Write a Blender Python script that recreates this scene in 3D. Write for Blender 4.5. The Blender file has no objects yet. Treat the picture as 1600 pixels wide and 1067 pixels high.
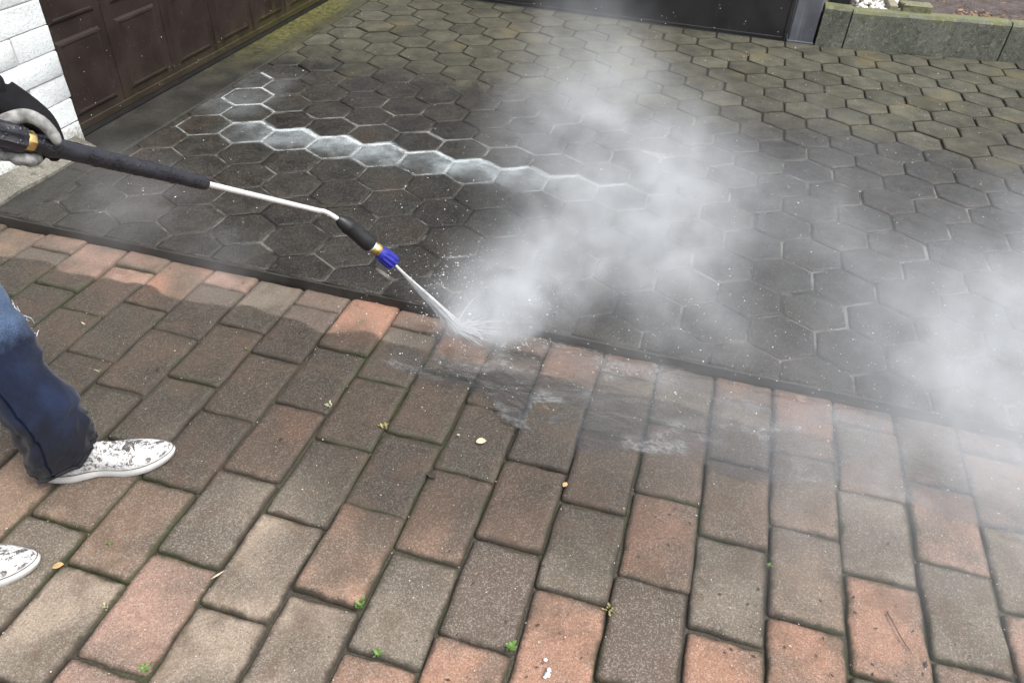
import bpy, bmesh, math, random
from mathutils import Vector, Matrix, noise
random.seed(7)
S = bpy.context.scene
COL = S.collection
R_ = math.radians

# ------------------------------------------------------------------ camera
CAM_H = 1.42
PITCH, ROLL, YAW, FOC = 0.675747, 0.0592377, 0.2411863, 1193.489
def cam_axes():
    f = Vector((0, math.cos(PITCH), -math.sin(PITCH))); u = Vector((0, math.sin(PITCH), math.cos(PITCH))); r = Vector((1, 0, 0))
    r2 = r*math.cos(ROLL)+u*math.sin(ROLL); u2 = u*math.cos(ROLL)-r*math.sin(ROLL)
    M = Matrix.Rotation(YAW, 3, 'Z')
    return M@r2, M@u2, M@f
CR, CU, CF = cam_axes()
cam = bpy.data.cameras.new('camera'); camo = bpy.data.objects.new('camera', cam); COL.objects.link(camo)
cam.sensor_width = 36; cam.lens = FOC/1600*36; cam.clip_start = .02; cam.clip_end = 500
m4 = Matrix((CR, CU, -CF)).transposed().to_4x4(); m4.translation = (0, 0, CAM_H)
camo.matrix_world = m4
S.camera = camo

# ------------------------------------------------------------------ world, sun, exposure
W = bpy.data.worlds.new('World'); S.world = W; W.use_nodes = True
wt = W.node_tree; wt.nodes.clear()
sky = wt.nodes.new('ShaderNodeTexSky'); sky.sky_type = 'NISHITA'; sky.sun_disc = False
SUN_EL, SUN_AZ = R_(60), R_(105)      # azimuth from +Y towards +X
sky.sun_elevation = SUN_EL; sky.sun_rotation = SUN_AZ; sky.dust_density = 4; sky.air_density = 1.0
hs = wt.nodes.new('ShaderNodeHueSaturation'); hs.inputs['Saturation'].default_value = .45
bg = wt.nodes.new('ShaderNodeBackground'); bg.inputs['Strength'].default_value = .15
wo = wt.nodes.new('ShaderNodeOutputWorld')
wt.links.new(sky.outputs[0], hs.inputs['Color']); wt.links.new(hs.outputs[0], bg.inputs['Color']); wt.links.new(bg.outputs[0], wo.inputs[0])
sl = bpy.data.lights.new('sun', 'SUN'); sl.energy = 1.45; sl.angle = R_(35); sl.color = (1, .97, .93)
so = bpy.data.objects.new('sun', sl); COL.objects.link(so)
sd = Vector((math.sin(SUN_AZ)*math.cos(SUN_EL), math.cos(SUN_AZ)*math.cos(SUN_EL), math.sin(SUN_EL)))
so.rotation_euler = sd.to_track_quat('Z', 'Y').to_euler(); so.location = (2, 4, 6)
S.view_settings.view_transform = 'Standard'; S.view_settings.look = 'None'; S.view_settings.gamma = 1
S.view_settings.exposure = 0.86
S.render.engine = 'CYCLES'
c = S.cycles
c.max_bounces = 6; c.diffuse_bounces = 2; c.glossy_bounces = 2; c.transmission_bounces = 3; c.volume_bounces = 3; c.transparent_max_bounces = 10
c.use_denoising = True; c.adaptive_threshold = .015
c.volume_step_rate = 2.0; c.volume_max_steps = 64

# ------------------------------------------------------------------ helpers
def ray(p): return CR*((p[0]-800)/FOC) - CU*((p[1]-533.5)/FOC) + CF
def atD(p, D): return ray(p)*D + Vector((0, 0, CAM_H))
def onZ(p, z):
    d = ray(p); return d*((z-CAM_H)/d.z) + Vector((0, 0, CAM_H))
def px(v):
    d = Vector(v)-Vector((0, 0, CAM_H)); z = d.dot(CF)
    if z < .05: return (-9999, -9999)
    return (800+FOC*d.dot(CR)/z, 533.5-FOC*d.dot(CU)/z)
def tag(o, label=None, cat=None, group=None, kind=None):
    if label: o['label'] = label
    if cat: o['category'] = cat
    if group: o['group'] = group
    if kind: o['kind'] = kind
    return o
def link(name, me, parent=None, loc=None, rot=None):
    o = bpy.data.objects.new(name, me); COL.objects.link(o)
    if parent is not None: o.parent = parent
    if loc is not None: o.location = loc
    if rot is not None: o.rotation_euler = rot
    return o
def empty(name, loc=(0, 0, 0), rz=0):
    o = bpy.data.objects.new(name, None); COL.objects.link(o); o.location = loc; o.rotation_euler = (0, 0, rz); o.empty_display_size = .1
    return o
def mesh(name, V, F, mat=None, smooth=False):
    me = bpy.data.meshes.new(name); me.from_pydata([tuple(v) for v in V], [], F); me.update()
    if mat: me.materials.append(mat)
    if smooth: me.polygons.foreach_set('use_smooth', [True]*len(me.polygons))
    return me
def bm_mesh(name, bm, mat=None, smooth=False):
    me = bpy.data.meshes.new(name); bm.normal_update(); bm.to_mesh(me); bm.free()
    if mat: me.materials.append(mat)
    if smooth: me.polygons.foreach_set('use_smooth', [True]*len(me.polygons))
    return me
def bbox(bm, x0, x1, y0, y1, z0, z1, bev=0, seg=1, M=None):
    b = bmesh.new(); bmesh.ops.create_cube(b, size=1)
    for v in b.verts:
        v.co = Vector(((x0+x1)/2+v.co.x*(x1-x0), (y0+y1)/2+v.co.y*(y1-y0), (z0+z1)/2+v.co.z*(z1-z0)))
    if bev: bmesh.ops.bevel(b, geom=list(b.edges), offset=bev, segments=seg, affect='EDGES', profile=.6)
    if M is not None: bmesh.ops.transform(b, matrix=M, verts=b.verts)
    t = bpy.data.meshes.new('t'); b.to_mesh(t); b.free(); bm.from_mesh(t); bpy.data.meshes.remove(t)
    return bm
def box_obj(name, mat, dims, parent=None, bev=0, seg=1, smooth=False, jit=0):
    bm = bmesh.new(); bbox(bm, *dims, bev=bev, seg=seg)
    if jit:
        for v in bm.verts: v.co += Vector([random.uniform(-jit, jit) for _ in range(3)])
    return link(name, bm_mesh(name, bm, mat, smooth), parent)
def frame_of(t, ref=Vector((0, 0, 1))):
    t = t.normalized()
    if abs(t.dot(ref)) > .98: ref = Vector((1, 0, 0))
    a = t.cross(ref).normalized(); b = a.cross(t).normalized()
    return a, b
def tube(V, F, pts, rad, n=12, cap=True, ref=Vector((0, 0, 1)), fn=None):
    """loft through pts; rad = list of r or (ra, rb); appends to V, F"""
    base = len(V); P = [Vector(p) for p in pts]
    for i, p in enumerate(P):
        t = (P[min(i+1, len(P)-1)]-P[max(i-1, 0)])
        a, b = frame_of(t, ref)
        r = rad[i]; ra, rb = r if isinstance(r, tuple) else (r, r)
        for k in range(n):
            an = 2*math.pi*k/n
            q = p + a*math.cos(an)*ra + b*math.sin(an)*rb
            if fn: q = fn(q, i, an, p)
            V.append(q)
    for i in range(len(P)-1):
        for k in range(n):
            F.append((base+i*n+k, base+i*n+(k+1) % n, base+(i+1)*n+(k+1) % n, base+(i+1)*n+k))
    if cap:
        F.append(tuple(base+k for k in reversed(range(n)))); e = base+(len(P)-1)*n
        F.append(tuple(e+k for k in range(n)))
def catmull(pts, rad, sub=4):
    P = [Vector(p) for p in pts]; Rr = [(r if isinstance(r, tuple) else (r, r)) for r in rad]; op = []; orr = []
    for i in range(len(P)-1):
        p0 = P[max(i-1, 0)]; p1 = P[i]; p2 = P[i+1]; p3 = P[min(i+2, len(P)-1)]
        for s in range(sub):
            t = s/sub
            op.append(.5*((2*p1)+(p2-p0)*t+(2*p0-5*p1+4*p2-p3)*t*t+(3*p1-p0-3*p2+p3)*t**3))
            orr.append((Rr[i][0]*(1-t)+Rr[i+1][0]*t, Rr[i][1]*(1-t)+Rr[i+1][1]*t))
    op.append(P[-1]); orr.append(Rr[-1])
    return op, orr

# node helper
class NT:
    def __init__(self, name, disp=False):
        self.m = bpy.data.materials.new(name); self.m.use_nodes = True; self.t = self.m.node_tree; self.t.nodes.clear()
        self.out = self.t.nodes.new('ShaderNodeOutputMaterial')
    def n(self, typ, ins=None, **pr):
        nd = self.t.nodes.new('ShaderNode'+typ)
        for k, v in pr.items(): setattr(nd, k, v)
        for k, v in (ins or {}).items(): self.set(nd.inputs[k], v)
        return nd
    def set(self, s, v):
        if isinstance(v, bpy.types.NodeSocket): self.t.links.new(v, s)
        elif isinstance(v, bpy.types.Node): self.t.links.new(v.outputs[0], s)
        else:
            if s.type == 'RGBA' and len(v) == 3: v = (*v, 1)
            s.default_value = v
    def math(self, op, a, b=None, c=None, clamp=False):
        i = {0: a}
        if b is not None: i[1] = b
        if c is not None: i[2] = c
        return self.n('Math', i, operation=op, use_clamp=clamp).outputs[0]
    def mr(self, v, a, b, c=0., d=1., smooth=True):
        return self.n('MapRange', {0: v, 1: a, 2: b, 3: c, 4: d}, interpolation_type='SMOOTHSTEP' if smooth else 'LINEAR').outputs[0]
    def mix(self, f, a, b, mode='MIX'):
        nd = self.n('Mix', data_type='RGBA', blend_type=mode)
        self.set(nd.inputs[0], f); self.set(nd.inputs[6], a); self.set(nd.inputs[7], b); return nd.outputs[2]
    def noise(self, vec, scale, detail=3., rough=.55, dist=0., out=0):
        return self.n('TexNoise', {'Vector': vec, 'Scale': scale, 'Detail': detail, 'Roughness': rough, 'Distortion': dist}).outputs[out]
    def vor(self, vec, scale, feature='F1', out='Distance', rnd=1.):
        return self.n('TexVoronoi', {'Vector': vec, 'Scale': scale, 'Randomness': rnd}, feature=feature).outputs[out]
    def xyz(self, v):
        s = self.n('SeparateXYZ', {0: v}); return s.outputs[0], s.outputs[1], s.outputs[2]
    def bump(self, h, strength, dist, normal=None):
        i = {'Height': h, 'Strength': strength, 'Distance': dist}
        if normal is not None: i['Normal'] = normal
        return self.n('Bump', i).outputs[0]
    def pbr(self, **k):
        nd = self.n('BsdfPrincipled')
        for a, v in k.items(): self.set(nd.inputs[a.replace('_', ' ')], v)
        return nd
    def surf(self, s): self.t.links.new(s.outputs[0] if isinstance(s, bpy.types.Node) else s, self.out.inputs[0]); return self.m

def simple(name, col, rough=.6, metal=0., var=.25, scale=30., bump=.15, bs=120., bd=.002, spec=.5):
    t = NT(name); p = t.n('TexCoord').outputs['Object']
    a = t.noise(p, scale, 4); cc = t.mix(t.mr(a, .3, .7), tuple(x*(1-var) for x in col), tuple(min(1, x*(1+var)) for x in col))
    h = t.noise(p, bs, 3)
    return t.surf(t.pbr(Base_Color=cc, Roughness=t.mr(a, .2, .8, max(0, rough-.1), min(1, rough+.1)), Metallic=metal, Specular_IOR_Level=spec, Normal=t.bump(h, bump, bd)))

# ------------------------------------------------------------------ paving materials
def paver_common(t, offs_scale=53.):
    oi = t.n('ObjectInfo'); tc = t.n('TexCoord'); geo = t.n('NewGeometry')
    pos = geo.outputs['Position']
    off = t.n('CombineXYZ', {0: t.math('MULTIPLY', oi.outputs['Random'], offs_scale), 1: t.math('MULTIPLY', oi.outputs['Random'], 31.), 2: 0.}).outputs[0]
    lp = t.n('VectorMath', {0: tc.outputs['Object'], 1: off}, operation='ADD').outputs[0]
    edge = t.n('Attribute', attribute_name='edge').outputs['Fac']
    return oi, pos, lp, edge

def make_brick_mat():
    t = NT('concrete_brick_paver'); oi, pos, lp, edge = paver_common(t)
    X, Y, Z = t.xyz(pos)
    n1 = t.noise(lp, 5., 2.); n2 = t.noise(lp, 28., 2.5, .65); n0 = t.noise(pos, 2.3, 3.)
    base = oi.outputs['Color']
    grey = t.mix(.25, (.115, .098, .080), base)
    col = t.mix(t.mr(n1, .38, .62), base, grey)
    col = t.mix(t.mr(n2, .35, .75, 0., .38), col, t.mix(.5, col, (.10, .088, .07)))
    # masks in the yard
    wob = t.math('MULTIPLY_ADD', t.noise(pos, 7., 1.5), .08, -.04)
    arc = t.math('MULTIPLY', t.math('ABSOLUTE', t.math('SINE', t.math('MULTIPLY_ADD', X, 7.3, .9))), -.028)
    yy = t.math('ADD', Y, t.math('ADD', wob, arc))
    clean = t.mr(yy, 1.572, 1.59)
    wetl = t.mr(t.math('ADD', Y, t.math('MULTIPLY_ADD', n0, .7, -.35)), .70, 1.25)
    wetr = t.mr(t.math('ADD', X, t.math('MULTIPLY_ADD', n0, .6, -.3)), -.25, .65, 1., .15)
    wet = t.math('MULTIPLY', wetl, wetr)
    dirt = t.math('MULTIPLY', wet, t.math('SUBTRACT', 1., clean))
    # algae film on the unwashed wet stones
    film = t.mix(t.mr(n2, .35, .7), (.040, .034, .024), (.058, .050, .036))
    col = t.mix(t.math('MULTIPLY', dirt, .70), col, film)
    wd = t.mr(t.math('MULTIPLY', wet, t.mr(clean, 0., 1., 1., .45)), 0., 1., 1., .60)
    col = t.mix(1., col, t.n('CombineColor', {0: wd, 1: t.math('MULTIPLY', wd, .985), 2: t.math('MULTIPLY', wd, .95)}).outputs[0], 'MULTIPLY')
    # fresh colour on the washed strip
    freshc = t.n('HueSaturation', {'Saturation': 1.0, 'Value': 1.10, 'Color': col}).outputs[0]
    col = t.mix(t.math('MULTIPLY', clean, .9), col, freshc)
    # speckle: aggregate grains and pores
    g1 = t.noise(lp, 250., 1., .7); g2 = t.vor(lp, 230.); g3 = t.noise(lp, 150., 2., .7)
    gc = t.xyz(t.vor(lp, 400., out='Color'))[0]
    fleck = t.math('MULTIPLY', t.math('MAXIMUM', t.mr(gc, .60, .98, 0., .75), t.mr(g1, .58, .70, 0., .4)), t.mr(wet, 0., 1., .62, .34))
    col = t.mix(fleck, col, t.mix(.45, col, (.70, .62, .54)))
    pore = t.mr(g2, .12, .30, .75, 0.)
    col = t.mix(pore, col, (.05, .042, .035))
    col = t.mix(t.mr(g3, .5, .68, 0., .55), col, t.mix(.5, col, (.045, .04, .034)))
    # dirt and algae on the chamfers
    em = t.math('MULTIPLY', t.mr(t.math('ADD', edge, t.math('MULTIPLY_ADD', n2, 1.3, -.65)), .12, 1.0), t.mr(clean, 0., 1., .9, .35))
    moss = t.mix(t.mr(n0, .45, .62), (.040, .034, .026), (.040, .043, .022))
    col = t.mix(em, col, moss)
    st = t.mr(t.noise(pos, 11., 3., .6, .6), .48, .68, 0., .7)
    col = t.mix(st, col, t.mix(.55, col, (.095, .062, .042)))
    # dark chips and stains
    ch = t.mr(t.noise(pos, 34., 3., .5), .70, .74)
    col = t.mix(t.math('MULTIPLY', ch, .6), col, (.05, .043, .036))
    h = t.math('ADD', t.math('MULTIPLY', g1, .6), t.math('ADD', t.math('MULTIPLY', g2, -.35), t.math('MULTIPLY', n2, 2.2)))
    rough = t.math('ADD', t.mr(wet, 0., 1., .85, .60), t.math('MULTIPLY_ADD', n2, .3, -.15))
    return t.surf(t.pbr(Base_Color=col, Roughness=rough, Specular_IOR_Level=t.mr(wet, 0., 1., .2, .35), Normal=t.bump(h, .6, .003)))

def wet_mask(t, pos, X, Y):
    nz = t.noise(pos, 3.0, 3.)
    nz2 = t.noise(pos, 17., 2.)
    yy = t.math('ADD', Y, t.math('ADD', t.math('MULTIPLY_ADD', nz, .6, -.3), t.math('MULTIPLY_ADD', nz2, .16, -.08)))
    return t.mr(yy, 3.38, 3.78, 1., 0.), nz, nz2

def foam_mask(t, pos, X, Y):
    nz = t.noise(pos, 11., 3., .6); nl = t.noise(pos, 4., 2.)
    zig = t.math('MULTIPLY_ADD', t.math('PINGPONG', t.math('ADD', X, .056), .1), -.577, .0577)        # follows the zigzag of the joint
    y2 = t.math('ADD', t.math('SUBTRACT', Y, zig), t.math('MULTIPLY_ADD', nz, .06, -.03))
    crest = t.math('MULTIPLY', t.mr(y2, 2.668, 2.708), t.mr(y2, 2.716, 2.740, 1., 0.))
    fill = t.math('MULTIPLY', t.mr(y2, 2.50, 2.71, .10, .58), t.mr(y2, 2.712, 2.735, 1., 0.))
    fill = t.math('MULTIPLY', fill, t.mr(t.math('ADD', t.math('ADD', Y, zig), t.math('MULTIPLY_ADD', nz, .06, -.03)), 2.575, 2.625))
    xr = t.math('MULTIPLY', t.mr(X, -2.05, -1.70), t.mr(t.math('ADD', X, t.math('MULTIPLY_ADD', nl, .8, -.4)), -.75, .05, 1., 0.))
    a = t.math('MULTIPLY', t.math('MAXIMUM', t.math('MULTIPLY', crest, t.mr(nl, .3, .6, .45, 1.)), fill), xr)
    d1 = t.math('MULTIPLY', t.mr(X, -2.02, -1.85, 1., 0.), t.math('MULTIPLY', t.mr(Y, 2.72, 2.86), t.mr(Y, 3.0, 3.5, 1., 0.)))
    f = t.math('ADD', a, t.math('MULTIPLY', d1, .16), clamp=True)
    return t.math('MULTIPLY', f, t.mr(t.math('ADD', t.math('MULTIPLY', nz, .5), t.math('MULTIPLY', nl, .5)), .36, .62, .30, 1.1), clamp=True)

def make_hex_mat():
    t = NT('hexagon_concrete_paver'); oi, pos, lp, edge = paver_common(t)
    X, Y, Z = t.xyz(pos)
    wet, nz, nz2 = wet_mask(t, pos, X, Y)
    n1 = t.noise(lp, 9., 2.5); n2 = t.noise(lp, 45., 2., .65)
    rv = t.math('MULTIPLY_ADD', oi.outputs['Random'], .5, .75)
    dry = t.mix(t.mr(n1, .3, .7), (.050, .049, .036), (.088, .085, .062))
    dry = t.mix(t.mr(nz, .55, .72), dry, (.10, .088, .050))
    wetc = t.mix(t.mr(n1, .3, .7), (.011, .0100, .0076), (.024, .0218, .0165))
    wetc = t.mix(t.mr(nz, .5, .7, 0., .6), wetc, (.030, .0195, .013))
    col = t.mix(wet, dry, wetc)
    col = t.mix(1., col, t.n('CombineColor', {0: rv, 1: rv, 2: rv}).outputs[0], 'MULTIPLY')
    g1 = t.noise(lp, 210., 1., .7); g2 = t.vor(lp, 190.)
    col = t.mix(t.math('MAXIMUM', t.mr(t.xyz(t.vor(lp, 360., out='Color'))[0], .70, 1., 0., .7), t.mr(g1, .60, .70, 0., .35)), col, t.mix(.24, col, (.36, .34, .29)))
    col = t.mix(t.mr(g2, .08, .2, .6, 0.), col, (.02, .019, .016))
    ramp = t.mr(t.math('ADD', edge, t.math('MULTIPLY_ADD', n2, .8, -.4)), .3, .95)
    col = t.mix(t.math('MULTIPLY', ramp, t.mr(wet, 0., 1., .85, .5)), col, (.034, .031, .022))
    fm = foam_mask(t, pos, X, Y)
    col = t.mix(t.math('MULTIPLY', fm, .85), col, (.50, .57, .59))
    h = t.math('ADD', t.math('MULTIPLY', g1, .7), t.math('ADD', t.math('MULTIPLY', g2, -.4), t.math('MULTIPLY', n2, .7)))
    rough = t.math('ADD', t.mr(wet, 0., 1., .85, .54), t.math('MULTIPLY_ADD', nz2, 1.1, -.55), clamp=True)
    return t.surf(t.pbr(Base_Color=col, Roughness=rough, Specular_IOR_Level=t.mr(wet, 0., 1., .2, .42), Normal=t.bump(h, .9, .004)))

def make_bed_mat(name, wetmode):
    t = NT(name); pos = t.n('NewGeometry').outputs['Position']; X, Y, Z = t.xyz(pos)
    a = t.noise(pos, 8., 5.); b = t.noise(pos, 160., 4., .7)
    col = t.mix(t.mr(a, .4, .65), (.040, .034, .026), (.045, .052, .022))
    col = t.mix(t.mr(b, .45, .7, 0., .7), col, (.11, .09, .068))
    if wetmode:
        wet, _, _ = wet_mask(t, pos, X, Y)
        fm = foam_mask(t, pos, X, Y)
        col = t.mix(wet, (.030, .028, .019), t.mix(t.mr(t.noise(pos, 6., 3.), .44, .66), (.014, .012, .009), (.17, .163, .14)))  # pale patches: sky reflection on the joint water put into the silt colour
        col = t.mix(fm, col, (.62, .66, .66))
        rough = t.mr(wet, 0., 1., .9, .22)
    else:
        rough = t.mr(a, .3, .7, .6, .95)
    return t.surf(t.pbr(Base_Color=col, Roughness=rough, Normal=t.bump(b, .7, .004)))

M_BRICK = make_brick_mat(); M_HEX = make_hex_mat()
M_BED = make_bed_mat('joint_sand', False); M_BEDH = make_bed_mat('joint_silt_painted_sheen', True)

def make_ground_mat():
    t = NT('ground_earth'); p = t.n('NewGeometry').outputs['Position']
    a = t.noise(p, 2., 6.); b = t.noise(p, 40., 5., .7)
    col = t.mix(t.mr(a, .35, .65), (.06, .05, .038), (.10, .085, .062)); col = t.mix(t.mr(b, .4, .7, 0., .6), col, (.035, .03, .024))
    return t.surf(t.pbr(Base_Color=col, Roughness=.95, Normal=t.bump(b, .8, .02)))

# ------------------------------------------------------------------ ground
gm = mesh('ground', [(-80, -80, -.14), (80, -80, -.14), (80, 80, -.14), (-80, 80, -.14)], [(0, 1, 2, 3)], make_ground_mat())
tag(link('ground', gm), kind='structure')

# ------------------------------------------------------------------ pavers as geometry
def inset_ring(P, d):
    n = len(P); o = []
    for i in range(n):
        a, b, c_ = P[i-1], P[i], P[(i+1) % n]
        e1 = (b-a).normalized(); e2 = (c_-b).normalized()
        n1 = Vector((-e1.y, e1.x)); n2 = Vector((-e2.y, e2.x))
        m = (n1+n2); m = m/max(.5, m.dot(n1)) if m.length > 1e-6 else n1
        o.append(b+m*d)
    return o
def scale_ring(P, d):
    hw = max(abs(p.x) for p in P); hh = max(abs(p.y) for p in P)
    return [Vector((p.x*(1-d/hw), p.y*(1-d/hh))) for p in P]
def paver_mesh(name, P, zt, zb, rings, mat, zj=.0, inset_ring=scale_ring):
    """P: CCW outline; rings: list of (inset, drop below top, edge value) from outside to inside"""
    n = len(P); V = []; E = []; F = []
    for v in P: V.append((v.x, v.y, zb)); E.append(1.)
    for ins, dz, ev in rings:
        Q = inset_ring(P, ins) if ins else P
        for v in Q:
            V.append((v.x, v.y, zt-dz+(random.uniform(-zj, zj) if dz else 0))); E.append(ev)
    for r in range(len(rings)):
        for k in range(n):
            F.append((r*n+k, r*n+(k+1) % n, (r+1)*n+(k+1) % n, (r+1)*n+k))
    F.append(tuple(len(rings)*n+k for k in range(n)))
    me = mesh(name, V, F, mat, True); me.polygons[len(me.polygons)-1].use_smooth = False
    at = me.attributes.new('edge', 'FLOAT', 'POINT'); at.data.foreach_set('value', E)
    return me
def rrect(w, h, rad, jit, rnd):
    hw, hh = w/2, h/2; P = []
    for cx, cy, a0 in ((hw-rad, -hh+rad, -90), (hw-rad, hh-rad, 0), (-hw+rad, hh-rad, 90), (-hw+rad, -hh+rad, 180)):
        rr = rad*rnd.uniform(.8, 1.2)
        for a in (0, 45, 90):
            P.append(Vector((cx+math.cos(R_(a0+a))*rr, cy+math.sin(R_(a0+a))*rr)))
    out = []
    for i, p in enumerate(P):
        out.append(p); q = P[(i+1) % len(P)]
        L = (q-p).length
        if L > .05:
            k = 3 if L > .12 else 2
            nrm = Vector(((q-p).y, -(q-p).x)).normalized()
            for s in range(1, k+1):
                out.append(p.lerp(q, s/(k+1))+nrm*rnd.uniform(-jit, jit))
    return out
def clip_poly(P, nx, ny, c_):      # keep nx*x+ny*y >= c
    o = []
    for i in range(len(P)):
        a, b = P[i], P[(i+1) % len(P)]
        da = nx*a.x+ny*a.y-c_; db = nx*b.x+ny*b.y-c_
        if da >= 0: o.append(a)
        if (da >= 0) != (db >= 0): o.append(a.lerp(b, da/(da-db)))
    return o

BW, BL, BX0, BY0, BS = .1615832, .2481141, -1.4440301, .9360791, -.0392180
KERB_Y = 1.765
rnd = random.Random(3)
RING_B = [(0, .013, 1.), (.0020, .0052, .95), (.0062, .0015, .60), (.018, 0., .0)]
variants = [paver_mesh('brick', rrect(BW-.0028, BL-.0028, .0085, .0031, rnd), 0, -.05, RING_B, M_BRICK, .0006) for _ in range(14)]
pave = link('brick_pavement', mesh('brick_pavement', [(-2.42, -1.2, -.013), (3.6, -1.2, -.013), (3.6, KERB_Y+.01, -.013), (-2.42, KERB_Y+.01, -.013)], [(0, 1, 2, 3)], M_BED))
tag(pave, kind='structure')
PAL = {'o': (.335, .187, .130), 'r': (.305, .198, .158), 'b': (.235, .160, .118), 'g': (.185, .160, .128), 'd': (.125, .096, .080), 't': (.29, .235, .185)}
TBL = {-5: {2: 'b'}, -4: {2: 'd', 3: 'r'}, -3: {1: 'd', 2: 'r'}, -2: {0: 'd', 1: 'b', 2: 'r', 3: 'r'}, -1: {-1: 'd', 0: 'b', 1: 'g', 2: 'o'},
 0: {-1: 'b', 0: 'g', 1: 'b', 2: 'd', 3: 'r'}, 1: {-2: 'g', -1: 'b', 0: 'g', 1: 'b', 2: 'g'}, 2: {-2: 't', -1: 'b', 0: 'd', 1: 'b', 2: 'd', 3: 'r'},
 3: {-2: 'r', -1: 'g', 0: 'o', 1: 'd', 2: 'o'}, 4: {-2: 't', -1: 't', 0: 'g', 1: 'b', 2: 'g', 3: 'r'}, 5: {-2: 't', -1: 'bo', 0: 'd', 1: 'b', 2: 'r'},
 6: {-2: 'o', -1: 'g', 0: 'bo', 1: 'g', 2: 'd', 3: 'r'}, 7: {-2: 'o', -1: 'd', 0: 'bo', 1: 'g', 2: 'r'}, 8: {-1: 'o', 0: 'g', 1: 'b', 2: 'g', 3: 'r'},
 9: {-1: 'd', 0: 'o', 1: 'r', 2: 'g'}, 10: {-1: 'o', 0: 'g', 1: 'b', 2: 'g', 3: 'r'}, 11: {-1: 'o', 0: 'gb', 1: 'b', 2: 'r'},
 12: {-1: 'g', 0: 'o', 1: 'g', 2: 'b', 3: 'r'}, 13: {-1: 'o', 0: 'g', 1: 'r', 2: 'b'}, 14: {0: 'r', 1: 'g', 2: 'r', 3: 'r'}}
def brick_col(k, m):
    s = TBL.get(k, {}).get(m) or rnd.choice('ogbgdrbg')
    c1 = PAL[s[0]]
    if len(s) > 1: c1 = tuple((x+y)/2 for x, y in zip(c1, PAL[s[1]]))
    f = rnd.uniform(.92, 1.08)
    return tuple(x*f for x in c1)+(1.,)
cells = []
for k in range(-6, 31):
    off = BY0+(BS+.5*BL if k % 2 else 0)
    for m in range(-9, 5):
        a = off+m*BL; b = min(a+BL, KERB_Y+.003)
        if b-a < .03: continue
        cx, cy = BX0+(k+.5)*BW, (a+b)/2
        q = px((cx, cy, 0))
        cells.append((max(0, -q[0], q[0]-1600)+max(0, q[1]-1067), k, m, cx, cy, b-a))
cells.sort()
restV, restF, restE = [], [], []
for i, (d, k, m, cx, cy, L) in enumerate(cells):
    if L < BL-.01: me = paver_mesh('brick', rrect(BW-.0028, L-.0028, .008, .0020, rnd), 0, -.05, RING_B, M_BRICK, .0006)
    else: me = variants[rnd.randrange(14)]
    loc = Vector((cx+rnd.gauss(0, .0012), cy+rnd.gauss(0, .0022), rnd.gauss(0, .0022)))
    rot = (rnd.gauss(0, .012), rnd.gauss(0, .016), rnd.gauss(0, .006)+(math.pi if rnd.random() < .5 and L > BL-.01 else 0))
    if i < 260:
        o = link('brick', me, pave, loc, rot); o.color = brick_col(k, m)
    else:
        M = Matrix.Translation(loc)@Matrix.Rotation(rot[2], 4, 'Z'); b0 = len(restV)
        restV += [M@v.co for v in me.vertices]; restF += [tuple(b0+j for j in p.vertices) for p in me.polygons]
        restE += [x.value for x in me.attributes['edge'].data]
if restV:
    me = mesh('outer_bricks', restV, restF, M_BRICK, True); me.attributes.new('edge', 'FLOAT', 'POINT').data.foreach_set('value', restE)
    o = link('outer_bricks', me, pave); o.color = (.26, .18, .14, 1); tag(o, kind='stuff')

# hexagon driveway
HT = .04; HD = .2; HX0, HY0 = -1.256, 2.655
DV = [(x, y, HT-(.0042 if y < 3.3 else .009)) for y in (KERB_Y+.004, 3.2, 3.75, 5.6) for x in (-2.44, 4.0)]
drive = link('driveway', mesh('driveway', DV, [(0, 1, 3, 2), (2, 3, 5, 4), (4, 5, 7, 6)], M_BEDH))
tag(drive, kind='structure')
kb = box_obj('kerb', None, (-2.45, 4.0, KERB_Y-.003, KERB_Y+.03, -.05, HT-.008), None, bev=.003)
def kerb_mat():
    t = NT('kerb_dark_stone'); p = t.n('NewGeometry').outputs['Position']; a = t.noise(p, 14., 5.); b = t.noise(p, 180., 3.)
    col = t.mix(t.mr(a, .35, .7), (.020, .019, .017), (.045, .042, .036))
    return t.surf(t.pbr(Base_Color=col, Roughness=t.mr(a, .3, .7, .35, .7), Normal=t.bump(b, .6, .003)))
kb.data.materials.append(kerb_mat()); tag(kb, kind='structure')
RING_H = [(0, .012, 1.), (.0014, .0042, .9), (.0048, .0008, .5), (.0125, 0., 0.)]
def hex_outline(gap, rn, jit=.0010):
    R = (HD-gap)/math.sqrt(3); P = []
    V6 = [Vector((math.sin(R_(60*i))*-R, math.cos(R_(60*i))*R)) for i in range(6)]
    for i in range(6):
        a, b = V6[i], V6[(i+1) % 6]
        P.append(a.lerp(b, .03)); P.append(a.lerp(b, .5)+Vector((rn.uniform(-jit, jit), rn.uniform(-jit, jit)))); P.append(a.lerp(b, .97))
    return P
hvar = [paver_mesh('hexagon_paver', hex_outline(.0046, rnd), 0, -.04, RING_H, M_HEX, .0005) for _ in range(8)]
hvarw = [paver_mesh('hexagon_paver', hex_outline(.0056, rnd), 0, -.04, RING_H, M_HEX, .0006) for _ in range(8)]
FARL = lambda x: 4.955 if x < .62 else 4.955+(x-.62)*.165
hx = []
for j in range(-6, 16):
    for i in range(-8, 28):
        x = HX0+i*HD+(j % 2)*HD/2; y = HY0+j*HD*math.sqrt(3)/2
        if x < -2.32 or y < 1.68 or y > FARL(x)+.09: continue
        hx.append((x, y))
def hkey(p):
    q = px((p[0], p[1], HT)); return (0 if -40 < q[0] < 1640 and q[1] > -25 else 1, (Vector((p[0], p[1], 0))-Vector((0, 0, CAM_H))).length)
hx.sort(key=hkey)
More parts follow.
